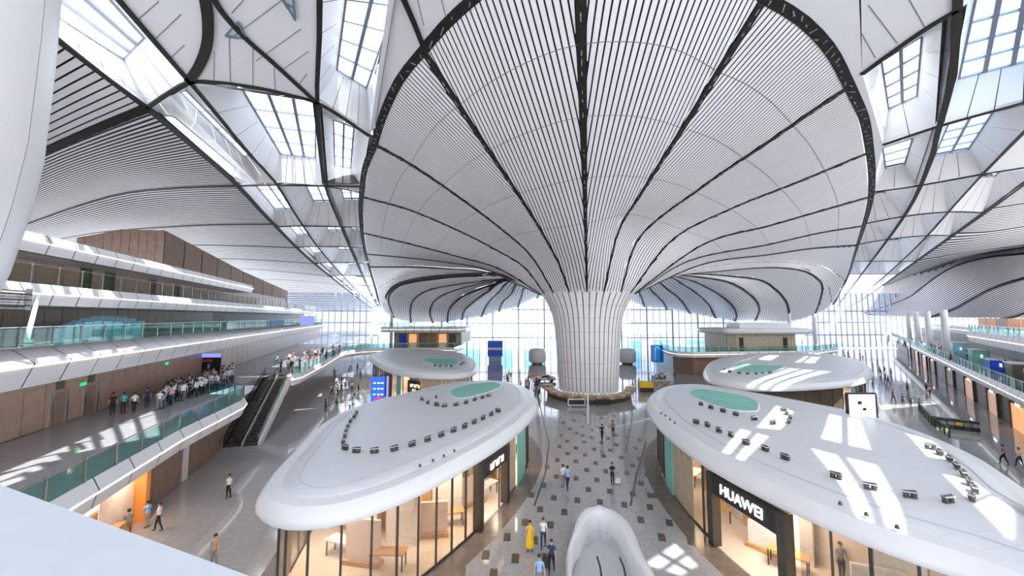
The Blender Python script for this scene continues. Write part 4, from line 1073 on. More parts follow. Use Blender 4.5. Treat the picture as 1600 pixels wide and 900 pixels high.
# ------------------------------------------------------------------ information desk round the column foot
dk = empty('ring_desk', 'curved wooden ring desk around the foot of the funnel column', 'desk')
for k in range(22):
    a0 = A0*0+math.radians(-90-11.1-88+8*k)+0.006; a1 = a0+math.radians(8)-.012
    def rp(r, a, z): return Vector((C.x+r*math.cos(a), C.y+r*math.sin(a), z))
    lift = .55*abs((k-10.5)/10.5)**3
    MB().hexa([rp(6.2, a0, .75+lift), rp(7.6, a0, .75+lift), rp(7.6, a1, .75+lift), rp(6.2, a1, .75+lift)], [rp(6.2, a0, 1.25+lift), rp(7.75, a0, 1.2+lift), rp(7.75, a1, 1.2+lift), rp(6.2, a1, 1.25+lift)]).build('counter_top', 'wood' if k % 2 else 'beige', dk)
    MB().hexa([rp(6.4, a0, .0), rp(7.0, a0, .0), rp(7.0, a1, .0), rp(6.4, a1, .0)], [rp(6.4, a0, .75+lift), rp(7.3, a0, .75+lift), rp(7.3, a1, .75+lift), rp(6.4, a1, .75+lift)]).build('counter_front', 'brown_dark', dk)
def board(px0, px1, py0, py1, d, m, name, label, cat, th=.15, frame=None, group=None, legs=True):
    a = Pd(px0, py1, d); b = Pd(px1, py0, d); H = empty(name, label, cat, group, (0, 0, 0))
    MB().hexa([(a.x, d, a.z), (b.x, d, a.z), (b.x, d+th, a.z), (a.x, d+th, a.z)], [(a.x, d, b.z), (b.x, d, b.z), (b.x, d+th, b.z), (a.x, d+th, b.z)]).build('panel', m, H)
    if frame:
        mb = MB()
        for p, q in (((a.x, a.z), (b.x, a.z)), ((b.x, a.z), (b.x, b.z)), ((b.x, b.z), (a.x, b.z)), ((a.x, b.z), (a.x, a.z))): mb.bar((p[0], d+th/2, p[1]), (q[0], d+th/2, q[1]), th+.06, .12)
        mb.build('frame', frame, H)
    return H, a, b
H, a, b = board(888, 914, 624, 633, 58.6, 'black', 'low_sign', 'low black sign board with white frame left of the white pole', 'sign', frame='cloth_white')
for x in (a.x+.3, b.x-.3): MB().tube((x, 58.7, 0), (x, 58.7, a.z), .05).build('leg', 'metal', H)
H, a, b = board(931, 952, 624, 633, 58.6, 'black', 'low_sign', 'low dark sign board in front of the ring desk, right of the white pole', 'sign')
for x in (a.x+.3, b.x-.3): MB().tube((x, 58.7, 0), (x, 58.7, a.z), .05).build('leg', 'metal', H)
p = Pz(919, 662, 0); H = empty('white_pole', 'thin white pole standing on the floor in front of the column', 'pole')
MB().tube(p, p+UPV*4.2, .14, .12, 12).build('shaft', 'shell', H); MB().tube(p, p+UPV*.05, .35, .35, 16).build('base_plate', 'metal', H)

# ------------------------------------------------------------------ banners, screens, booths
H, a, b = board(579, 601, 589, 634, 56, 'bluebright', 'blue_banner', 'tall bright blue banner with red emblem left of the back left pavilion', 'banner')
MB().lathe((a.x*.4+b.x*.6, 55.95, a.z+.9), [(.1, -.5), (.5, -.3), (.55, 0), (.3, .3), (.05, .4)], 10).build('red_emblem', 'red', H)
for z in (1.6, 2.4, 3.2):
    mb = MB(); 
    for x in (.5, 1.1, 1.6): mb.box((a.x+x, 55.96, a.z+z), (.3, .03, .12))
    mb.build('lettering', 'letter', H)
H, a, b = board(603, 607, 588, 634, 56.2, 'screen', 'narrow_banner', 'narrow lilac banner just right of the tall blue banner', 'banner')
H, a, b = board(1328, 1368, 615, 680, 31, 'screenw', 'white_banner', 'large pale lilac display board at the right end of the back right pavilion', 'banner', frame='black')
mb = MB(); mb.box(((a.x+b.x)/2-.2, 30.97, (a.z+b.z)/2+.9), (.3, .02, .25), 0); mb.box(((a.x+b.x)/2+.15, 30.97, (a.z+b.z)/2+.4), (.25, .02, .2), 0); mb.build('emblem', 'black', H)
H, a, b = board(306, 345, 557, 588, 52, 'black', 'video_board', 'dark video board with blue top strip on the left gallery wall above the crowd', 'screen')
MB().box(((a.x+b.x)/2, 51.9, b.z+.15), (b.x-a.x, .2, .5)).build('top_strip', 'screen', H)
mb = MB(); mb.box(((a.x+b.x)/2-.1, 51.93, b.z-.55), (1.3, .06, .35)); mb.build('picture', 'cloth_red', H); MB().box(((a.x+b.x)/2+.1, 51.93, b.z-1.3), (.3, .06, .6)).build('picture', 'cloth_lblue', H)
for x in (a.x+.1, b.x-.1): MB().box((x, 52.1, (5.5+b.z)/2), (.12, .12, b.z-5.5)).build('leg', 'dmetal', H)
H, a, b = board(469, 491, 494, 508, 88, 'screen', 'hanging_screen', 'blue and lilac hanging screen at the end of the left galleries', 'screen', frame='cloth_white')
for x in (a.x+.5, b.x-.5): MB().tube((x, 88.1, b.z), (x, 88.1, 15), .05).build('hanger', 'metal', H)
H, a, b = board(762, 785, 533, 557, 118, 'blue', 'blue_kiosk', 'dark blue kiosk wall in front of the far windows', 'kiosk', th=2, frame='cloth_lblue')
MB().box(((a.x+b.x)/2, 117.9, (a.z*.5+b.z*.5)), (b.x-a.x, .2, .7)).build('white_band', 'cloth_white', H)
MB().box(((a.x+b.x)/2, 119, a.z/2), (b.x-a.x-.6, 1.5, a.z)).build('base', 'cloth_lblue', H)
for px0, px1, lab in ((826, 853, 'rounded white booth on legs left of the funnel column by the windows'), (966, 993, 'rounded white booth right of the funnel column by the windows')):
    H = empty('white_booth', lab, 'booth'); a = Pd(px0, 566, 112); b = Pd(px1, 545, 112); xc = (a.x+b.x)/2; r = (b.x-a.x)/2
    MB().lathe((xc, 112, 0), [(r*.8, a.z), (r, a.z+.4), (r, b.z-.8), (r*.8, b.z), (r*.3, b.z+.2)], 20).build('shell', 'shell', H, True)
    MB().lathe((xc, 112, 0), [(r*.6, 0), (r*.6, a.z)], 16).build('base', 'dmetal', H)
H, a, b = board(1000, 1021, 597, 606, 70, 'yellow', 'yellow_counter', 'yellow fronted counter on the blue lit floor right of the column', 'counter', th=1.2)
MB().box(((a.x+b.x)/2, 70.6, a.z/2), (b.x-a.x, 1, a.z)).build('base', 'dmetal', H)
MB().box((b.x+1.6, 70.9, 1.0), (3, 1.5, 2.0)).build('side_counter', 'strut', H)
H, a, b = board(1022, 1036, 540, 566, 100, 'g_blue', 'glass_screen', 'pale blue glass lift enclosure left of the right gallery corner', 'lift', th=2, frame='cloth_lblue')
# car on a turntable left of the column
car = empty('white_sports_car', 'small white display car with red bonnet left of the column base', 'car'); p = Pz(852, 596, 0)
mb = MB(); L_ = [(-2.1, .3), (-2.2, .7), (-1.2, .9), (-.5, 1.35), (.6, 1.4), (1.4, .95), (2.1, .85), (2.2, .35)]
mb.hexa([p+Vector((x, -.85, z)) for x, z in L_], [p+Vector((x, .85, z)) for x, z in L_]).build('body', 'cloth_white', car)
MB().box(p+Vector((-1.6, -.1, .88)), (1.0, 1.4, .12)).build('bonnet', 'red', car)
for x in (-1.3, 1.3):
    for y in (-.9, .9): MB().tube(p+Vector((x, y-.1, .33)), p+Vector((x, y+.1, .33)), .33, n=14).build('wheel', 'black', car)
MB().hexa([p+Vector((x, -.88, z)) for x, z in ((-1.1, .92), (-.45, 1.3), (.55, 1.33), (1.3, .95))], [p+Vector((x, .88, z)) for x, z in ((-1.1, .92), (-.45, 1.3), (.55, 1.33), (1.3, .95))]).build('window_band', 'black', car)
# black floor display on the right floor
H = empty('floor_display', 'long low black display counter with screens on the right hand floor', 'counter')
q0, q1 = Pz(1467, 668, 0), Pz(1533, 676, 0)
for k in range(5):
    a = q0.lerp(q1, k/5+.01); b = q0.lerp(q1, (k+1)/5-.01); dd = Vector((.2, 1.0, 0))
    MB().hexa([a, b, b+dd, a+dd], [v+UPV*1.15 for v in (a, b, b+dd, a+dd)]).build('counter_panel', 'black' if k % 2 == 0 else 'dmetal', H)
    MB().hexa([a-dd*.03+UPV*.5, b-dd*.03+UPV*.5, b-dd*.01+UPV*.5, a-dd*.01+UPV*.5], [v+UPV*.9 for v in (a-dd*.03, b-dd*.03, b-dd*.01, a-dd*.01)]).build('screen', 'yellow' if k == 2 else 'strut', H)
# stair opening balustrade on the right floor
line = [Pz(a, b, 0) for a, b in ((1436,642),(1455,664),(1484,684))]
balustrade(line, 0, 1.6, 'short dark floor balustrade beside the back of the right pavilion', post='dmetal')

# ------------------------------------------------------------------ shops under the galleries
sh = empty('open_shop', 'brightly lit pink and orange shop front with red sign under the left gallery', 'shop')
A_ = Vector(LL(-16.3, 14, 0)); B_ = Vector(LL(-16.3, 26.6, 0)); t = (B_-A_).normalized(); nr = Vector((t.y, -t.x, 0)); nr = nr if nr.x > 0 else -nr
def sq(u0, u1, o0, o1, z0, z1, m, name, par=sh, A=None, tt=None, nn=None):
    A = A or A_; tt = tt or t; nn = nn or nr
    lo = [A+tt*u0+nn*o0, A+tt*u1+nn*o0, A+tt*u1+nn*o1, A+tt*u0+nn*o1]
    return MB().hexa([p+UPV*z0 for p in lo], [p+UPV*z1 for p in lo]).build(name, m, par)
L_ = (B_-A_).length
sq(0, L_, .15, .3, 3.1, 3.6, 'screenw', 'sign_fascia'); sq(0, L_, .14, .2, 0, 3.1, 'shopwall', 'back_wall')
sq(L_-.5, L_, .15, .9, 0, 3.4, 'orange', 'end_panel'); 
sq(L_-4, L_-.7, .3, .35, .1, 3.0, 'pinkw' if 'pinkw' in M else 'shopwall', 'glass_front')
for k in range(4): sq(2+k*2.2, 3.9+k*2.2, .5, 1.1, 0, 1.15, 'shopwood' if k % 2 else 'warmw' if 'warmw' in M else 'shopwall', 'counter')
sq(0, L_-.6, .2, .3, 2.5, 2.62, 'warm_lamp', 'lamp_strip'); sq(0, L_-.6, .2, .24, 1.5, 2.3, 'shopwood', 'menu_board')
for k in range(4):
    sq(6.6+k*.55, 6.95+k*.55, .3, .36, 3.12, 3.3+.15*(k % 2)+.15, 'red', 'sign_letter')
sq(9.6, 9.9, .3, .36, 3.2, 3.5, 'red', 'sign_letter')
for k in (.25, .55, .85):
    ld = bpy.data.lights.new('shop_lamp', 'AREA'); ld.energy = 70; ld.size = 1.5; ld.color = (1, .72, .5); lo = bpy.data.objects.new('shop_lamp', ld); COL.objects.link(lo); lo.location = A_+t*(L_*k)+nr*.9+UPV*3.4; lo.parent = sh
# doors and columns along the left walls
for k, (d0, w_, m, lab) in enumerate(((29.2, .9, 'shell', 'a'), (36.5, 1.2, 'black', 'b'))):
    pass
for d0, wd, m in ((32.5, .8, 'cloth_white'),):
    A2 = Vector(LL(-16.3, d0, 0)); o = empty('door_1', kind='structure'); sq(0, wd, .12, .3, 0, 3.2, m, 'door_leaf', o, A2)
for i, d0 in enumerate((28.5, 31.6)):
    A2 = Vector(LL(-24.1, d0, 0)); o = empty('door_%d' % (i+2), kind='structure'); sq(0, 1.3, .14, .22, 5.5, 7.9, 'brown', 'door_leaf', o, A2); sq(-.15, 0, .12, .3, 5.5, 8.0, 'metal', 'door_frame', o, A2); sq(1.3, 1.45, .12, .3, 5.5, 8.0, 'metal', 'door_frame', o, A2)
    sq(.2, 1.0, .14, .22, 8.1, 9.3, 'brown_dark', 'transom_panel', o, A2)
sg = [('exit_sign', LL(-24.1, 31, 0), 8.0), ('exit_sign', LL(-24.1, 43, 0), 8.2), ('exit_sign', LL(-16.3, 29.6, 0), 3.0)]
for nm, p, z in sg:
    o = empty('exit_sign', 'small green lit exit sign on the brown left wall', 'sign', 'green exit signs on the left walls'); sq(0, .55, .2, .28, z, z+.22, 'green', 'lit_face', o, Vector(p)); sq(-.03, .58, .12, .2, z-.03, z+.25, 'dmetal', 'housing', o, Vector(p))
# dark openings on the upper left gallery walls
for i, (px0, x0, z, hh, m) in enumerate(((118, -28, 15.8, 2.2, 'plant'), (158, -28, 15.8, 2.2, 'plant'), (228, -28, 15.8, 2.2, 'black'), (268, -28, 15.8, 2.0, 'black'))):
    d = x0/((px0-800)/600+.338); o = empty('door_%d' % (i+5), kind='structure'); A2 = Vector(LL(x0, d, 0)); sq(0, 1.3, .12, .2, z, z+hh, m, 'door_leaf', o, A2)
    sq(-.08, 0, .12, .24, z, z+hh+.1, 'dmetal', 'door_frame', o, A2); sq(1.3, 1.38, .12, .24, z, z+hh+.1, 'dmetal', 'door_frame', o, A2)
# right gallery shop fronts
def rshop(d0, d1, m, label, sign='letter'):
    o = empty('gallery_shop', label, 'shop'); A2 = Vector(RR(19.3, d0, 0)); B2 = Vector(RR(19.3, d1, 0)); tt = (B2-A2).normalized(); nn = Vector((-tt.y, tt.x, 0)); nn = nn if nn.x < 0 else -nn
    L = (B2-A2).length
    k = max(2, int(L/1.4))
    for j in range(k): sq(L*j/k+.03, L*(j+1)/k-.03, .12, .22, .05, 3.0, m, 'front_panel', o, A2, tt, nn)
    sq(0, .1, .1, .4, 0, 3.3, 'dmetal', 'frame', o, A2, tt, nn); sq(L-.1, L, .1, .4, 0, 3.3, 'dmetal', 'frame', o, A2, tt, nn)
    mb = MB()
    for j in range(4): 
        a = A2+tt*(L*.25+j*.42)+nn*.42+UPV*3.25; mb.bar(a, a+tt*.3, .05, .28, UPV)
    mb.build('sign_lettering', sign, o)
mat('pinkw', (.8, .62, .55), .5, emit=(1, .6, .45), estr=.25); mat('orangew', (.85, .5, .25), .5, emit=(1, .5, .22), estr=.55)
rshop(43.5, 48, 'orangew', 'orange lit shop front under the right gallery, third from the near end')
rshop(38.2, 41, 'black', 'dark doorway shop front with white sign under the right gallery, nearest')
rshop(52, 56, 'pinkw', 'pink lit shop front under the right gallery beyond the orange one')
rshop(62, 67, 'pinkw', 'small pink shop front under the right gallery, fourth from the near end')
rshop(74, 80, 'wood', 'brown shop front far down the right gallery')
for d in (90, 100, 112, 126): rshop(d, d+6, 'wood' if d % 4 else 'pinkw', 'distant shop front at depth row %s of the right gallery' % {90: 'one', 100: 'two', 112: 'three', 126: 'four'}[d])

# ------------------------------------------------------------------ island buildings at the back
def island(pts, z0, z1, m, name, label, cat, n=1.6, par=None):
    o = par or empty(name, label, cat)
    for i in range(len(pts)-1):
        a, b = Vector(pts[i]), Vector(pts[i+1]); L = (b-a).length; k = max(1, int(L/n)); dd = (b-a).normalized(); nr = Vector((dd.y, -dd.x, 0))*.15
        for j in range(k):
            u, v = a.lerp(b, j/k)+dd*.02, a.lerp(b, (j+1)/k)-dd*.02
            MB().hexa([p+UPV*z0 for p in (u-nr, v-nr, v+nr, u+nr)], [p+UPV*z1 for p in (u-nr, v-nr, v+nr, u+nr)]).build('wall_panel', m, o)
    return o
# left island: three levels
li = island([(-36, 118, 0), (-15.5, 117, 0), (-14, 130, 0)], 5.5, 9.0, 'beige', 'island_shops', 'far left island of shops with beige fronts between white slabs', 'building', 2.4)
for k, (x, m) in enumerate(((-33, 'blue'), (-30, 'orangew'), (-27, 'brown'), (-24, 'wood'), (-21, 'orangew'), (-18, 'brown_dark'))):
    MB().box((x, 116.9, 7.0), (2.2, .3, 2.6)).build('shop_window', m, li)
slab([Vector((-38, 112, 0)), Vector((-16, 111, 0)), Vector((-14, 116, 0)), Vector((-14, 128, 0))], [Vector((-38, 130, 0)), Vector((-30, 130, 0)), Vector((-25, 130, 0)), Vector((-20, 130, 0))], 9.0, 10.6)
balustrade([Vector((-38, 112, 0)), Vector((-16, 111, 0))], 10.6, 2.4, 'far glass balustrade on top of the left island of shops')
# right island
er = [Vector((84, 100, 0)), Vector((72, 92, 0)), Vector((50, 89.5, 0)), Vector((41, 88.5, 0)), Vector((38.5, 90, 0)), Vector((38, 94, 0)), Vector((40, 104, 0)), Vector((44, 120, 0))]
ir = [Vector((84, 112, 0)), Vector((72, 112, 0)), Vector((58, 112, 0)), Vector((54, 112, 0)), Vector((52, 112, 0)), Vector((50, 113, 0)), Vector((50, 116, 0)), Vector((50, 120, 0))]
slab(er, ir, 4.2, 5.5); balustrade(er[:-1], 5.5, 2.4, 'green glass balustrade round the right island gallery behind the back right pavilion')
island([(84, 102, 0), (72, 94, 0), (50, 91.5, 0), (42, 90.5, 0), (40, 96, 0), (44, 118, 0)], 0, 4.2, 'brown', 'island_building', 'brown walled ground floor of the right island behind the back right pavilion', 'building', 2.0)
o = island([(54, 108, 0), (54.5, 98.2, 0), (56, 97.2, 0), (70, 97.2, 0), (72, 98.5, 0), (72.5, 108, 0)], 5.5, 9.2, 'beige', 'island_pavilion', 'small beige walled upper pavilion with white flat roof on the right island', 'building', 1.4)
for x in (57.5, 68.5): MB().box((x, 97.0, 7.0), (1.0, .2, 2.6)).build('door', 'black', o)
rp_ = closed([Vector(p) for p in ((52.5, 97, 0), (54, 95.5, 0), (60, 95, 0), (68, 95, 0), (73.5, 95.5, 0), (75, 97, 0), (75, 108, 0), (52.5, 108, 0))], 48)
MB().grid([atz(inset(rp_, .8), 9.2), atz(inset(rp_, .1), 9.4), atz(rp_, 9.9), atz(inset(rp_, .1), 10.4), atz(inset(rp_, .5), 10.6)], True).face(atz(inset(rp_, .5), 10.6)).build('flat_roof', 'shell', o, True)
MB().box((64, 100.5, 11.2), (13, 6, 1.4)).build('upper_plinth', 'fascia', o)
# slim far columns either side
for k, (px, d) in enumerate(((612, 122), (1272, 118), (1233, 112))):
    p = Pd(px, 495, d); H = empty('slim_column', ['slim white column at the far end of the left roof edge', 'slim white column at the far end of the right roof edge', 'slim white column behind the flat roof of the right island'][k], 'column'); MB().tube((p.x, p.y, 0), (p.x, p.y, 14.5), .6, .45, 14).build('shaft', 'shell', H); MB().tube((p.x, p.y, 0), (p.x, p.y, .4), .9, .8, 14).build('base', 'shell', H)
for k, px in enumerate((1322, 1336, 1349, 1362)):
    kx = (px-800)/600-.878; d = 21/kx if kx > 0 else 150
    if d < 20 or d > 200: d = 150-k*18
    p = RR(21, 140-k*18, 0)
    H = empty('gallery_column', 'slim round white column on the far right gallery', 'column', 'white columns on the far right gallery'); MB().tube((p.x, p.y, 5.5), (p.x, p.y, 15), .7, .6, 16).build('shaft', 'shell', H); MB().tube((p.x, p.y, 5.5), (p.x, p.y, 5.8), 1.0, .9, 16).build('base', 'metal', H)
for k, (d, m, hh, lab) in enumerate(((58, 'blue', 1.6, 'blue kiosk box on the right gallery behind the balustrade'), (66, 'teal', 2.4, 'teal kiosk on the right gallery beyond the blue one'), (78, 'cyan', 2.8, 'pale cyan glass kiosk farther along the right gallery'), (50, 'brown_dark', 2.0, 'dark kiosk on the right gallery nearest the orange counter'))):
    p = RR(21.5, d, 0); H = empty('gallery_kiosk', lab, 'kiosk'); MB().box((p.x, p.y, 5.5+hh/2), (3.2, 2.0, hh), .85).build('body', m, H); MB().box((p.x, p.y, 5.56+hh), (3.5, 2.3, .12), .85).build('roof', 'cloth_white', H); MB().box((p.x-.7, p.y-.8, 5.5+hh*.6), (1.8, .2, .5), .85).build('sign_panel', 'screenw', H)
# far ends of the wings
for nm, A2, B2 in (('wall_back_left', (-125, 165, 0), (-42, 168, 0)), ('wall_back_right', (52, 168, 0), (230, 175, 0))):
    o = empty(nm, kind='structure'); A2, B2 = Vector(A2), Vector(B2); k = int((B2-A2).length/2.6); dd = (B2-A2).normalized()
    for j in range(k):
        u, v = A2.lerp(B2, j/k)+dd*.15, A2.lerp(B2, (j+1)/k)-dd*.15
        MB().face([u, v, v+UPV*24, u+UPV*24]).build('pane', 'g_haze', o); MB().box((u.x, u.y, 12), (.45, .45, 24)).build('mullion', 'strut3', o)
    for z in (5.5, 11, 16): MB().bar(A2+UPV*z, B2+UPV*z, .5, .6).build('transom', 'strut3', o)

# ------------------------------------------------------------------ people
def make_person(pose):
    me = bpy.data.meshes.new('p'); bm = bmesh.new(); sk = bm.verts.layers.skin.verify(); V = {}
    def v(n, p, r, par=None):
        x = bm.verts.new(p); x[sk].radius = (r, r*(.8 if n in ('chest', 'belly', 'pelvis') else 1)); V[n] = x
        if par: bm.edges.new((V[par], x))
        return x
    st = .22 if pose == 1 else .05; sw = .18 if pose == 1 else .02
    v('pelvis', (0, 0, .94), .135); V['pelvis'][sk].use_root = True
    v('belly', (0, 0, 1.08), .125, 'pelvis'); v('chest', (0, .0, 1.28), .15, 'belly'); v('neckb', (0, 0, 1.43), .07, 'chest'); v('neck', (0, .01, 1.50), .052, 'neckb')
    v('head', (0, .02, 1.59), .082, 'neck'); v('crown', (0, .01, 1.67), .078, 'head')
    for s, nm in ((-1, 'l'), (1, 'r')):
        v(nm+'sh', (s*.165, 0, 1.39), .06, 'chest')
        if pose == 2: el = (s*.21, .06, 1.14); wr = (s*.12, .28, 1.18)
        else: el = (s*.23, -s*sw*.4, 1.13); wr = (s*.25, -s*sw+.06, .90)
        v(nm+'el', el, .045, nm+'sh'); v(nm+'wr', wr, .03, nm+'el')
        d = (Vector(wr)-Vector(el)).normalized(); side = Vector((0, 1, 0)) if pose != 2 else Vector((1, 0, 0)); w0 = Vector(wr)
        v(nm+'pa', w0+d*.06, .032, nm+'wr')
        for q in range(4):
            b = w0+d*.10+side*(q-1.5)*.022; v(nm+'f%d' % q, b, .011, nm+'pa'); v(nm+'g%d' % q, b+d*(.05+.01*(q in (1, 2)))+Vector((-s*.01, 0, 0)), .009, nm+'f%d' % q)
        v(nm+'th', w0+d*.05+side*.05+Vector((-s*.015, 0, 0)), .011, nm+'pa')
        v(nm+'hip', (s*.09, 0, .88), .10, 'pelvis'); v(nm+'kn', (s*.10, s*st*.6+.03, .49), .065, nm+'hip'); v(nm+'an', (s*.10, s*st-.02, .09), .042, nm+'kn')
        v(nm+'he', (s*.10, s*st-.03, .045), .04, nm+'an'); v(nm+'to', (s*.115, s*st+.14, .035), .035, nm+'he')
    bm.to_mesh(me); bm.free(); o = bpy.data.objects.new('p', me); COL.objects.link(o)
    o.modifiers.new('s', 'SKIN'); m = o.modifiers.new('u', 'SUBSURF'); m.levels = 1
    dg = bpy.context.evaluated_depsgraph_get(); r = bpy.data.meshes.new_from_object(o.evaluated_get(dg)); bpy.data.objects.remove(o)
    for k in ('skin', 'cloth_white', 'cloth_black', 'hair', 'black'): r.materials.append(M[k])
    zmin = min(x.co.z for x in r.vertices)
    for x in r.vertices: x.co.z -= zmin
    for p in r.polygons:
        c = p.center; p.use_smooth = True
        if c.z < .09: p.material_index = 4
        elif c.z < .97 and abs(c.x) < .2 : p.material_index = 2
        elif c.z < 1.46 and not (abs(c.x) > .185 and c.z < 1.2) and not (pose == 2 and c.y > .12): p.material_index = 1
        elif c.z > 1.66 or (c.z > 1.53 and c.y < -.01): p.material_index = 3
        else: p.material_index = 0
    return r
bodies = [make_person(k) for k in range(3)]
hm = MB(); rows = []
for i in range(6):
    t = i/5*math.pi*.55; rows.append([(.098*math.sin(t)*math.cos(a), -.005+.105*math.sin(t)*math.sin(a), 1.655+.10*math.cos(t)-(.05 if math.sin(a) < -.3 and i > 3 else 0)) for a in [2*math.pi*k/12 for k in range(12)]])
hair_o = None; face_o = None; var = {}
CN = dict(lblue='light blue', tan='tan', teal='teal')
def person(px, py, z, top, leg, label, group=None, pose=None, face=None, dress=False, d=None, where=None):
    global hair_o, face_o
    if label is None: label = 'person in %s top and %s trousers %s' % (CN.get(top, top), leg, where)
    p = Pz(px, py, z) if d is None else Vector((Pd(px, py, d).x, d, z))
    pose = random.randrange(3) if pose is None else pose; key = (pose, top, leg)
    if key not in var:
        me = bodies[pose].copy(); me.materials[1] = M['cloth_'+top]; me.materials[2] = M['cloth_'+leg]; var[key] = me
    H = bpy.data.objects.new('person', var[key]); COL.objects.link(H); tag(H, label, 'person', group)
    H.location = p; H.rotation_euler = (0, 0, random.uniform(0, 6.28) if face is None else face); s = random.uniform(.96, 1.06); H.scale = (s, s, s)
    if hair_o is None:
        hair_o = hm.grid(rows, True).build('hair', 'hair', H, True)
        face_o = MB().box((-.032, .093, 1.615), (.022, .012, .012)).box((.032, .093, 1.615), (.022, .012, .012)).tube((0, .085, 1.60), (0, .112, 1.575), .010, .014, 6, 1).box((0, .092, 1.545), (.045, .01, .01), 0, 2).build('face', ['black', 'skin', 'cloth_red'], H)
    else: link(hair_o, 'hair', H); link(face_o, 'face', H)
    if dress:
        MB().lathe((0, 0, 0), [(.15, 1.05), (.19, .9), (.24, .5), (.27, .28)], 14).build('skirt', 'cloth_'+top, H, True)
    return H
def bag(px, py, z, m, label, h=.6):
    p = Pz(px, py, z); o = empty('suitcase', label, 'suitcase', loc=p)
    MB().box((0, 0, .08+h/2), (.4, .25, h)).build('shell', m, o); MB().tube((-.12, .1, .08+h), (-.12, .1, h+.45), .012).build('handle', 'metal', o); MB().tube((.12, .1, .08+h), (.12, .1, h+.45), .012).build('handle', 'metal', o); MB().bar((-.12, .1, h+.45), (.12, .1, h+.45), .03, .03).build('grip', 'black', o)
    for x in (-.15, .15):
        for y in (-.08, .08): MB().tube((x-.02, y, .04), (x+.02, y, .04), .04, n=8).build('wheel', 'black', o)
person(828, 861, 0, 'yellow', 'yellow', 'person in a long yellow dress walking on the central floor', dress=True, pose=0, face=2.8)
person(849, 855, 0, 'white', 'navy', 'person in white t-shirt and dark trousers beside the yellow dress', pose=1, face=3.0)
person(862, 894, 0, 'navy', 'black', 'person in dark navy clothes pulling a suitcase in the centre foreground', pose=1, face=2.9)
bag(853, 887, 0, 'dmetal', 'dark suitcase pulled by the person in navy in the centre foreground')
person(843, 925, 0, 'lblue', 'grey', 'person in pale blue top at the bottom edge left of the stairwell', pose=0, face=3.1)
person(880, 761, 0, 'white', 'grey', 'person in white top, left one of the pair on the central floor', pose=0, face=.3)
person(887, 765, 0, 'lblue', 'navy', 'person in light blue shirt, right one of the pair on the central floor', pose=1, face=.3)
person(957, 757, 0, 'black', 'black', 'person dressed all in black standing alone right of the centre', pose=2, face=3.3)
bag(965, 756, 0, 'cloth_white', 'small white bag case beside the person all in black', .35)
person(941, 688, 0, 'black', 'black', 'dark dressed person walking toward the column, left of the one in brown', pose=1, face=.1)
person(958, 682, 0, 'brown', 'black', 'person in reddish brown top walking toward the column', pose=0, face=.1)
person(750, 822, 0, 'black', 'black', 'person in black standing at the front left pavilion doorway', pose=0, face=2.0)
person(357, 778, 0, 'white', 'black', 'person in white shirt and black trousers alone on the left floor', pose=0, face=3.0)
person(334, 888, 0, 'tan', 'grey', 'person whose head shows near the parapet on the left floor', pose=0, face=3.0)
person(247, 829, 0, 'white', 'black', 'person in white shirt and black trousers in front of the pink shop', pose=1, face=2.0)
person(229, 824, 0, 'lblue', 'tan', 'person in blue shirt leaning at the pink shop counter', pose=2, face=1.2)
person(199, 842, 0, 'grey', 'brown', 'person in grey top inside the pink shop near the parapet', pose=2, face=.8)
person(1232, 871, 0, 'black', 'black', 'person in black standing in the black portal of the front right pavilion', pose=0, face=3.0)
person(1316, 905, 0, 'grey', 'black', 'person in dark grey behind the glass of the front right pavilion', pose=0, face=3.0)
person(1569, 726, 0, 'brown', 'black', 'person in brown top on the right floor beyond the pavilion roof', pose=1, face=1.0)
person(1594, 729, 0, 'white', 'navy', 'person in white top at the right edge on the right floor', pose=1, face=1.0)
for i, (px, py, t, l) in enumerate(((175,648,'black','black'), (192,646,'teal','black'), (209,644,'white','black'), (229,637,'navy','navy'))):
    person(px, py, 5.5, t, l, ['person in black at the left end of the queue on the left gallery', 'person with teal top, second from the left end of the gallery queue', 'person in white top, third from the left end of the gallery queue', 'person in navy, fourth from the left end of the gallery queue'][i], pose=[0, 2, 1, 0][i], face=1.0)
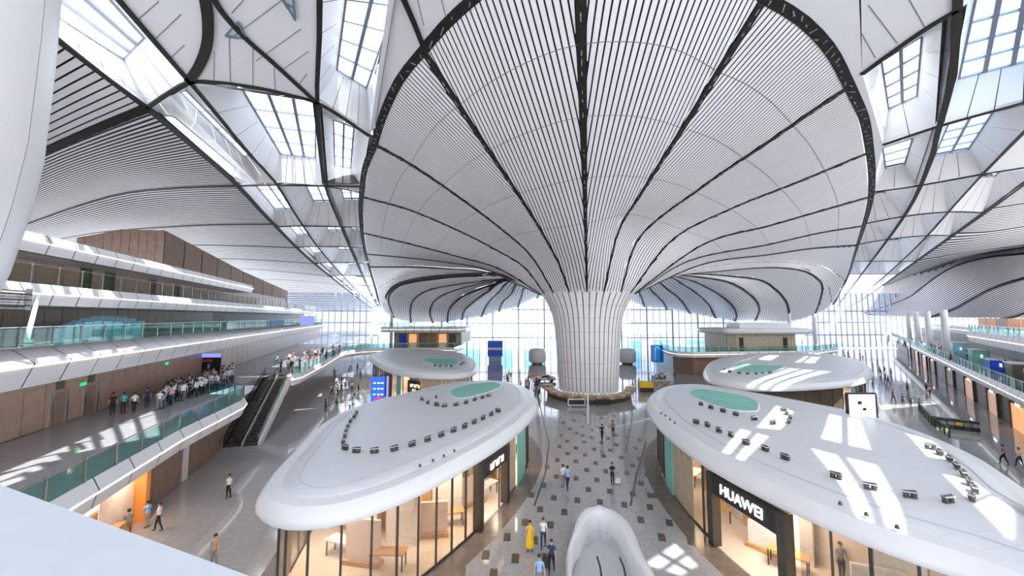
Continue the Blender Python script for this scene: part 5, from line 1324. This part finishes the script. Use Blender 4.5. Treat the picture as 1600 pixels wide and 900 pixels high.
cols = ['white']*8+['navy', 'lblue', 'black', 'grey', 'pink', 'white']
for k in range(84):
    u = random.random()**.8; px = 240+u*125; py = 636-u*42+random.uniform(-8, 7)
    person(px, py, 5.5, random.choice(cols), random.choice(['black', 'navy', 'grey']), None, 'crowd on the left gallery', where='in the left gallery crowd, '+('by video board' if u > .55 else 'left part'))
def scatter(n, poly, z, label, group, jit=3):
    for k in range(n):
        u, v = random.random(), random.random(); a, b, c, d = poly
        px = (a[0]*(1-u)+b[0]*u)*(1-v)+(d[0]*(1-u)+c[0]*u)*v; py = (a[1]*(1-u)+b[1]*u)*(1-v)+(d[1]*(1-u)+c[1]*u)*v
        person(px, py, z, random.choice(['white', 'black', 'navy', 'grey', 'white', 'red', 'lblue', 'tan', 'black']), random.choice(['black', 'navy', 'grey']), None, group, where=label)
scatter(26, [(520,575),(572,570),(560,642),(505,648)], 0, 'near the tall blue banner', 'travellers on the far left floor')
scatter(30, [(400,575),(520,548),(545,553),(452,585)], 5.5, 'on the far left gallery', 'travellers on the far left gallery')
scatter(26, [(745,588),(862,586),(862,622),(842,620)], 0, 'left of the funnel column', 'travellers left of the column')
scatter(10, [(975,590),(1080,585),(1020,600),(985,615)], 0, 'right of the funnel column', 'travellers right of the column')
scatter(24, [(1385,528),(1600,583),(1600,596),(1385,538)], 5.5, 'on the right gallery', 'visitors on the right gallery')
scatter(26, [(1290,548),(1345,556),(1400,590),(1370,600)], 0, 'behind the back right pavilion', 'travellers on the far right floor')
for i, (px, py, t) in enumerate(((1396,628,'black'),(1411,634,'navy'),(1423,636,'navy'),(1418,612,'brown'),(1448,614,'black'),(1453,618,'pink'),(1437,641,'teal'),(1388,600,'black'),(1384,597,'grey'))):
    person(px, py, 0, t, 'black', ['small person in %s nearing the black display counter, walker %s', ''][0] % (t, ['leftmost in front', 'left of the navy pair', 'right of the navy pair', 'behind the others', 'by the shop fronts', 'right behind the dark one', 'closest to the display', 'far back', 'farthest back'][i]), 'walkers on the right floor', pose=1)
